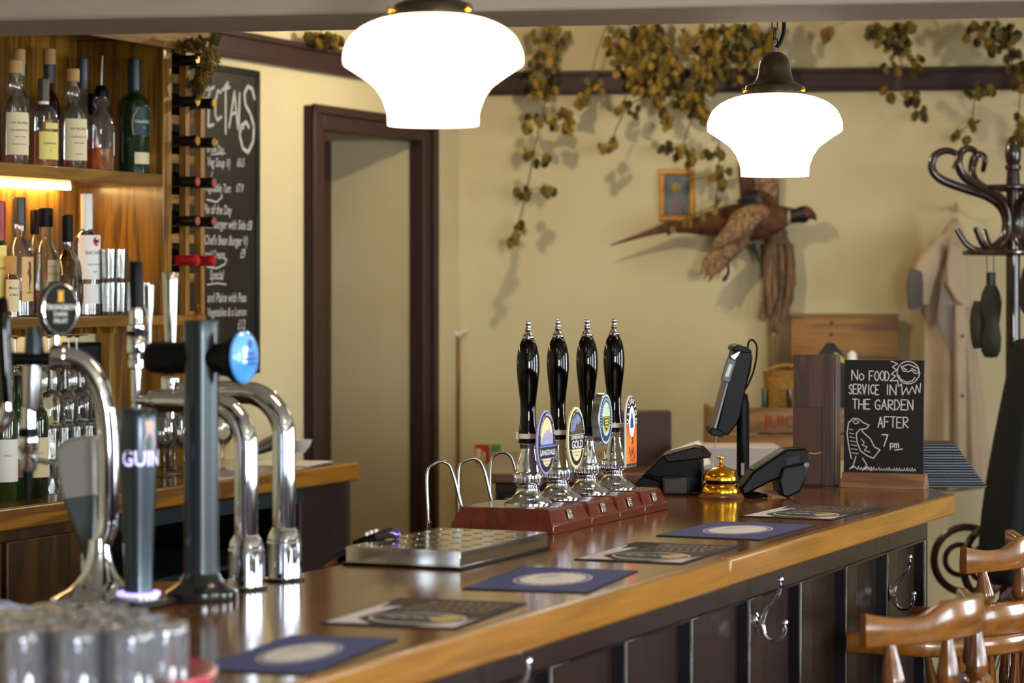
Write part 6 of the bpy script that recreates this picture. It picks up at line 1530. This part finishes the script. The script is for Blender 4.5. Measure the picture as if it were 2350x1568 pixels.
# ------------------------------------------------------------------ bentwood coat stand
dC = 8.3; cs = at(2325, 665, dC); q_ = dC / FPX
t = thing('coat_stand', 'dark bentwood coat stand with scrolled hooks at the right edge', 'coat stand', (cs.x, cs.y, 0), 0)
def Z(py): return CZ - (py - HY) * q_
part('pole', MB().lathe([(.030, .30), (.028, .5), (.025, 1.0), (.0225, Z(580)), (.0225, Z(420)), (.020, Z(392)), (.026, Z(388)), (.026, Z(380)), (.018, Z(376))], 24), BENTW, t)
part('finial', MB().lathe([(.018, Z(378)), (.0235, Z(372)), (.0265, Z(350)), (.023, Z(332)), (.015, Z(318)), (.006, Z(312)), (.0001, Z(311))], 22), BENTW, t)
arm = [(136, 388), (126, 358), (152, 346), (180, 358), (186, 388), (165, 412), (115, 432), (62, 450), (28, 475), (16, 515), (30, 555), (70, 576), (105, 562), (130, 526)]
for az in (180, 219, 285, 335, 40, 110):
    c, s = math.cos(R(az)), math.sin(R(az))
    pts = smooth([(r * q_ * c, r * q_ * s, Z(y)) for r, y in arm], 5)
    n = len(pts); part('scroll_hook', MB().tube(pts, [.0145 * (.55 + .45 * math.sin(math.pi * min(1, max(0, i / n * 1.0)))) for i in range(n)], 12, up=(-s, c, 0)), BENTW, t)
for y, r in ((432, .118), (580, .152)):
    part('hoop', MB().tube([(r * math.cos(a), r * math.sin(a), Z(y)) for a in [2 * math.pi * k / 40 for k in range(41)]], .0085, 10, cap=False), BENTW, t)
zc_ = Z(1285)
for az in (180, 222, 0, 270, 90):
    c, s = math.cos(R(az)), math.sin(R(az))
    def rp(r, z): return (r * c, r * s, z)
    for rr, th in ((.104, .0125), (.048, .009)):
        part('scroll', MB().tube([rp(.148 + (rr if rr > .1 else rr) * math.cos(a) + (0 if rr > .1 else .02), zc_ + rr * math.sin(a)) for a in [2 * math.pi * k / 30 for k in range(31)]], th, 10, up=(-s, c, 0), cap=False), BENTW, t)
    part('leg', MB().tube(smooth([rp(.028, .95), rp(.032, .6), rp(.10, .42), rp(.24, .22), rp(.30, .0)], 5), .015, 12), BENTW, t)

def garment(nm, label, cat, rows, d, depth, folds, mt, org_px, top_loop=None, ph=0, seg=30, group=None):
    """rows: (y, left, right) in the photo at distance d; a hollow cloth bag with vertical folds"""
    o = at(org_px[0], org_px[1], d); t = thing(nm, label, cat, o, 0, group)
    s = d / FPX; m = MB(); n = len(rows)
    for i, (y, a, b) in enumerate(rows):
        cx, hw = ((a + b) / 2 - org_px[0]) * s, (b - a) / 2 * s; z = (org_px[1] - y) * s; fr = i / (n - 1)
        for k in range(seg):
            th = 2 * math.pi * k / seg; f = 1 + folds * fr ** .6 * math.sin(th * 7 + ph + i * .25) * (.35 if abs(math.cos(th)) > .9 else 1)
            m.v.append((cx + hw * math.cos(th) * (1 if abs(math.sin(th)) < .3 else (1 + .2 * folds * math.sin(th * 5 + i * .3))), depth * (.35 + .65 * fr ** .5) * math.sin(th) * f, z))
    for i in range(n - 1):
        for k in range(seg):
            j = (k + 1) % seg; m.f.append((i * seg + k, i * seg + j, (i + 1) * seg + j, (i + 1) * seg + k))
    m.f.append(tuple(range(seg))); m.f.append(tuple((n - 1) * seg + k for k in reversed(range(seg))))
    b_ = part('body', m, mt, t, smooth=180)
    sb_ = b_.modifiers.new('s', 'SUBSURF'); sb_.levels = 1; sb_.render_levels = 1
    return t, s
BEI = mat('coat_beige', 'bba68c', .85, noise=.15, nscale=8, bump=.35, bscale=30); BEIL = mat('coat_beige_lining', '4a403c', .8)
dq = bw(2180) - .17
t, s = garment('coat', 'beige raincoat hanging on the back wall left of the coat stand', 'coat',
    [(500, 2184, 2198), (530, 2165, 2212), (560, 2142, 2218), (600, 2118, 2222), (650, 2108, 2226), (720, 2112, 2232), (800, 2112, 2243), (880, 2108, 2252), (960, 2100, 2262), (1040, 2096, 2270), (1090, 2100, 2272), (1130, 2104, 2270)], dq, .10, .5, BEI, (2190, 500))
def C(px, py, y=0): return ((px - 2190) * s, y, (500 - py) * s)
part('sleeve', MB().tube(smooth([C(2160, 545, -.05), C(2128, 600, -.08), C(2108, 640, -.085), C(2100, 695, -.07)], 4), [.02, .028, .036, .042, .046, .048, .050, .050, .050, .05, .048, .046, .044], 16, flat=.7), BEI, t, smooth=60)
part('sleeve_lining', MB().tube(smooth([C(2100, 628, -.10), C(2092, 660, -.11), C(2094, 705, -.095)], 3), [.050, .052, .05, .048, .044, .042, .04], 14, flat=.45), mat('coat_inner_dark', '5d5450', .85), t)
part('collar_flap', MB().prism([(C(2168, 560)[0], C(0, 560)[2]), (C(2205, 575)[0], C(0, 575)[2]), (C(2212, 640)[0], C(0, 640)[2]), (C(2214, 705)[0], C(0, 715)[2]), (C(2180, 690)[0], C(0, 690)[2]), (C(2160, 655)[0], C(0, 655)[2]), (C(2160, 600)[0], C(0, 600)[2])], -.130, -.112, 'y'), BEI, t, .008)
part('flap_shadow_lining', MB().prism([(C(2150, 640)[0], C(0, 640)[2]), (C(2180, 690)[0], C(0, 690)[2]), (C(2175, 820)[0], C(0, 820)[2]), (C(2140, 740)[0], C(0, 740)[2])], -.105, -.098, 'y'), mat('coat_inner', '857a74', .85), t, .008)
part('placket', MB().prism([(C(2178, 700)[0], C(0, 700)[2]), (C(2202, 700)[0], C(0, 700)[2]), (C(2202, 1060)[0], C(0, 1060)[2]), (C(2182, 1060)[0], C(0, 1060)[2])], -.140, -.115, 'y'), BEI, t, .006)
for yy in (770, 905): part('button', MB().lathe([(.0001, 0), (.007, 0), (.006, .004), (.0001, .004)], 12, Txyz(*C(2193, yy, -.1405)) @ Rx(R(90))), mat('button_brown', '4a3a2c', .4), t)
part('hang_loop', MB().tube(smooth([C(2186, 512, .0), C(2188, 485, .04), C(2196, 480, .05), C(2200, 512, .0)], 4), .003, 8), BEI, t)
hk = at(2192, 478, bw(2192))
t = thing('wall_hook', 'small pale hook on the back wall carrying the beige raincoat', 'hook', hk, -WA)
part('plate', MB().lathe([(.0001, 0), (.018, 0), (.016, .006), (.0001, .006)], 18, Rx(R(90))), mat('hook_cream', 'b9a888', .5), t)
part('prong', MB().tube(smooth([(0, 0, 0), (0, -.05, -.008), (0, -.10, -.005), (0, -.14, .015)], 4), .005, 10), mat('hook_cream', ''), t)
DKC = mat('coat_black_green', '10130f', .9, noise=.3, nscale=10, bump=.3, bscale=30)
garment('coat', 'long black coat hanging from the coat stand at the right edge', 'coat',
    [(775, 2330, 2372), (800, 2322, 2392), (850, 2313, 2408), (950, 2292, 2415), (1060, 2270, 2420), (1180, 2250, 2425), (1290, 2243, 2428), (1350, 2240, 2428)], 8.02, .10, .25, DKC, (2345, 775), ph=1)
garment('hat', 'dark grey garment hanging high on the right side of the coat stand', 'garment',
    [(600, 2352, 2380), (640, 2340, 2392), (700, 2338, 2400), (728, 2350, 2400)], 8.05, .06, .1, mat('garment_grey', '23262b', .9), (2365, 600), ph=2)
# olive flask bag on strings
dF = 8.16; og = at(2270, 592, dF); fq = dF / FPX
t = thing('flask_bag', 'dark olive flask in a pouch hanging by cords from the coat stand', 'flask', og, 0)
OLV = mat('olive_cloth', '2a2a1a', .8, bump=.3, bscale=80); 
def F(px, py, y=0): return ((px - 2270) * fq, y, (592 - py) * fq)
part('flask_body', MB().lathe([(.0001, F(0, 822)[2]), (.020, F(0, 820)[2]), (.030, F(0, 806)[2]), (.0325, F(0, 775)[2]), (.026, F(0, 745)[2]), (.031, F(0, 720)[2]), (.034, F(0, 695)[2]), (.028, F(0, 672)[2]), (.017, F(0, 655)[2]), (.0001, F(0, 654)[2])], 26, Txyz(F(2274, 0)[0], 0, 0)), OLV, t)
part('cap', MB().lathe([(.0145, F(0, 656)[2]), (.0150, F(0, 628)[2]), (.012, F(0, 625)[2]), (.0001, F(0, 625)[2])], 20, Txyz(F(2274, 0)[0], 0, 0)), mat('cap_green', '16231d', .4), t)
part('pouch', MB().tube(smooth([F(2248, 692, .01), F(2242, 740, .01), F(2246, 800, .01)], 4), [.016, .018, .020, .021, .021, .020, .020, .018, .014], 14), OLV, t)
part('cord', MB().tube([F(2266, 628), F(2264, 584), F(2280, 584), F(2281, 628)], .0018, 6), mat('cord_green', '49553c', .7), t)

# ------------------------------------------------------------------ sideboard behind the till with its load
dS = 8.1
pL, pR = at(1122, 1087, dS), at(1905, 1087, dS)
t = thing('sideboard', 'dark wooden sideboard against the back wall behind the hand pumps', 'sideboard', (0, 0, 0), 0)
SBW = mat('sideboard_dark', '24130f', .5)
part('carcass', MB().bx(pL.x + .02, pR.x - .02, dS + .02, 9.15, 0, 1.0), SBW, t, .004)
part('top_board', MB().bx(pL.x, pR.x, dS, 9.2, 1.0, 1.03), wood('sideboard_top', '6e4a33', '4f3222', 0, 4, .35, .3), t, .004)
for k in range(3):
    a = pL.x + .04 + k * .34
    part('drawer', MB().bx(a, a + .32, dS + .005, dS + .02, .78, .97), SBW, t, .004); part('door', MB().bx(a, a + .32, dS + .005, dS + .02, .1, .76), SBW, t, .004)
def box_px(nm, label, cat, x0, x1, y0, d, dep, mt, z0=1.03, rz=0, bev=.004):
    a, b = at(x0, y0, d), at(x1, y0, d); w_ = b.x - a.x
    return solo(nm, MB().bx(-w_ / 2, w_ / 2, 0, dep, 0, a.z - z0), mt, label, cat, ((a.x + b.x) / 2, d, z0), rz, None, bev)
box_px('leather_box', 'brown upright box on the sideboard right of the hand pumps', 'box', 1402, 1541, 944, 8.45, .10, mat('leather_brown', '4a342d', .55, noise=.15, nscale=10))
box_px('paper_stack', 'folded white papers stacked on the sideboard behind the card readers', 'papers', 1592, 1792, 1026, 8.25, .22, mat('papers_lilac', 'c9bcb8', .8, noise=.06, nscale=20, stretch=(.2, 1, 20)))
solo('loose_paper', MB().add([(-.06, -.05, .004), (.05, -.04, .03), (.04, .06, .095), (-.07, .05, .06), (-.06, -.05, .001), (.05, -.04, .027), (.04, .06, .092), (-.07, .05, .057)], [(0, 1, 2, 3), (7, 6, 5, 4), (0, 4, 5, 1), (1, 5, 6, 2), (2, 6, 7, 3), (3, 7, 4, 0)]), PAPER, 'loose white sheet propped against the folded papers', 'paper', at(1588, 1085, 8.17) * 1.0 - Vector((0, 0, at(1588, 1085, 8.17).z - 1.03)), .2)
# pine crate with things in it
dK = 8.72
a, b = at(1628, 935, dK), at(2062, 935, dK)
t = thing('pine_crate', 'long orange pine crate with red stencil lettering on the sideboard', 'crate', (a.x, dK, 1.03), 0)
Wc, Hc_ = 1905 and b.x - a.x, a.z - 1.03
nb = 2
for k in range(nb):
    part('front_slat', MB().bx(0, Wc, 0, .014, Hc_ * k / nb + .002, Hc_ * (k + 1) / nb - .002), PINE, t, .002)
part('end_board', MB().bx(.0, .014, .0145, .28, 0, Hc_), PINE, t, .002); part('end_board', MB().bx(Wc - .014, Wc, .0145, .28, 0, Hc_), PINE, t, .002)
part('base_board', MB().bx(.0145, Wc - .0145, .0145, .28, 0, .012), PINE, t)
part('stencil_lettering', mtext(MB(), 'JUICE', .055, (1800 - 1628) * dK / FPX, Hc_ * .72, -.0012, bold=.001), mat('stencil_red', '8c2f18', .7), t)
dB = bw(1915) - .05
o = at(1915, 728, dB)
t = thing('pine_backboard', 'large orange pine board on the back wall behind the menu holder', 'board', (o.x, o.y, o.z - (1010 - 728) * dB / FPX), -WA)
sB = dB / FPX; Hb_ = (1010 - 728) * sB
for k in range(3):
    part('plank', MB().bx(-100 * sB, 145 * sB, -.012, .012, Hb_ * k / 3 + .0015, Hb_ * (k + 1) / 3 - .0015), PINE, t, .002)
part('side_plank', MB().bx(-150 * sB, -101 * sB, -.016, .012, 0, Hb_), wood('pine_dull', '6f5018', '4d370f', 2, 4, .5), t, .002)
part('cap_rail', MB().bx(-150 * sB, 147 * sB, -.02, .014, Hb_ + .001, Hb_ + .012), wood('pine_cap', '7d5618', '57390c', 0, 4, .5), t, .002)
for x_, y_ in ((1908, 742), (1908, 768)): part('knot', MB().lathe([(.0001, 0), (.008, 0), (.0001, .001)], 12, Txyz((x_ - 1915) * sB, -.0125, Hb_ - (y_ - 728) * sB) @ Rx(R(90))), mat('knot', '4a2c0c', .6), t)
# in and behind the crate
dI = 8.86
def stand(px): p = at(px, HY, dI); return Vector((p.x, dI, 1.0425))
hI = lambda py: CZ - (py - HY) / FPX * dI - 1.0425
p = stand(1791)
t = thing('wicker_basket', 'tan basket holding a brown bottle inside the pine crate', 'basket', p, 0)
part('basket', MB().lathe([(.0001, 0), (.045, 0), (.058, hI(860)), (.062, hI(852)), (.056, hI(853)), (.044, .01), (.0001, .01)], 26), mat('wicker', 'a8782c', .7, bump=.6, bscale=120, noise=.3, nscale=60), t)
part('handle', MB().tube(smooth([(-.055, 0, hI(858)), (-.03, 0, hI(846)), (.02, 0, hI(838)), (.055, 0, hI(844))], 4), .006, 8), mat('wicker', ''), t)
o = solo('brown_bottle', MB().tube([(0, 0, 0.004), (.0, 0, .13), (.0, 0, .16), (.0, 0, .22)], [.026, .026, .010, .010], 18), mat('brown_glass', '2f1608', .1), 'brown glass bottle leaning in the basket of the pine crate', 'bottle', (p.x + .022, p.y - .085, p.z + .003))
p = stand(1752)
t = thing('green_bottle', 'green bottle with bright green label inside the pine crate', 'bottle', (p.x, p.y - .03, p.z), 0)
part('glass_body', MB().lathe([(.0001, 0), (.022, 0), (.022, .13), (.009, .17), (.009, .225), (.0001, .225)], 22), mat('green_dull', '2c3d22', .2), t)
vs, fs = wrap(.0224, R(-70), R(70), .09, .13); part('label', MB().add(vs, fs), mat('label_lime', '6fae2a', .6), t, fix=False)
p = stand(1906)
t = thing('black_pouch', 'black pointed pouch with a yellow-green stripe above the menu holder', 'pouch', (p.x, p.y + .03, p.z), 0)
sp_ = dI / FPX
part('pouch_body', MB().prism([(-.05, 0), (.05, 0), (.046, hI(815)), (.010, hI(786)), (-.008, hI(788)), (-.044, hI(822))], -.03, .03, 'y'), mat('pouch_black', '121316', .6), t, .008)
part('stripe', MB().prism([(.004, hI(824)), (.046, hI(834)), (.046, hI(822)), (.016, hI(808))], -.033, -.031, 'y'), mat('stripe_lime', 'a0aa2c', .5), t)
p = stand(1958)
t = thing('squeeze_bottle', 'squeeze bottle with a white top and purple body above the chalkboard', 'bottle', (p.x, p.y + .03, p.z), 0)
part('bottle_body', MB().lathe([(.0001, 0), (.026, 0), (.026, hI(842)), (.016, hI(832)), (.0001, hI(832))], 22), mat('purple_plastic', '3a2f52', .4), t)
part('cap', MB().lathe([(.017, hI(832)), (.015, hI(812)), (.006, hI(806)), (.0001, hI(805))], 20), WHITE, t)
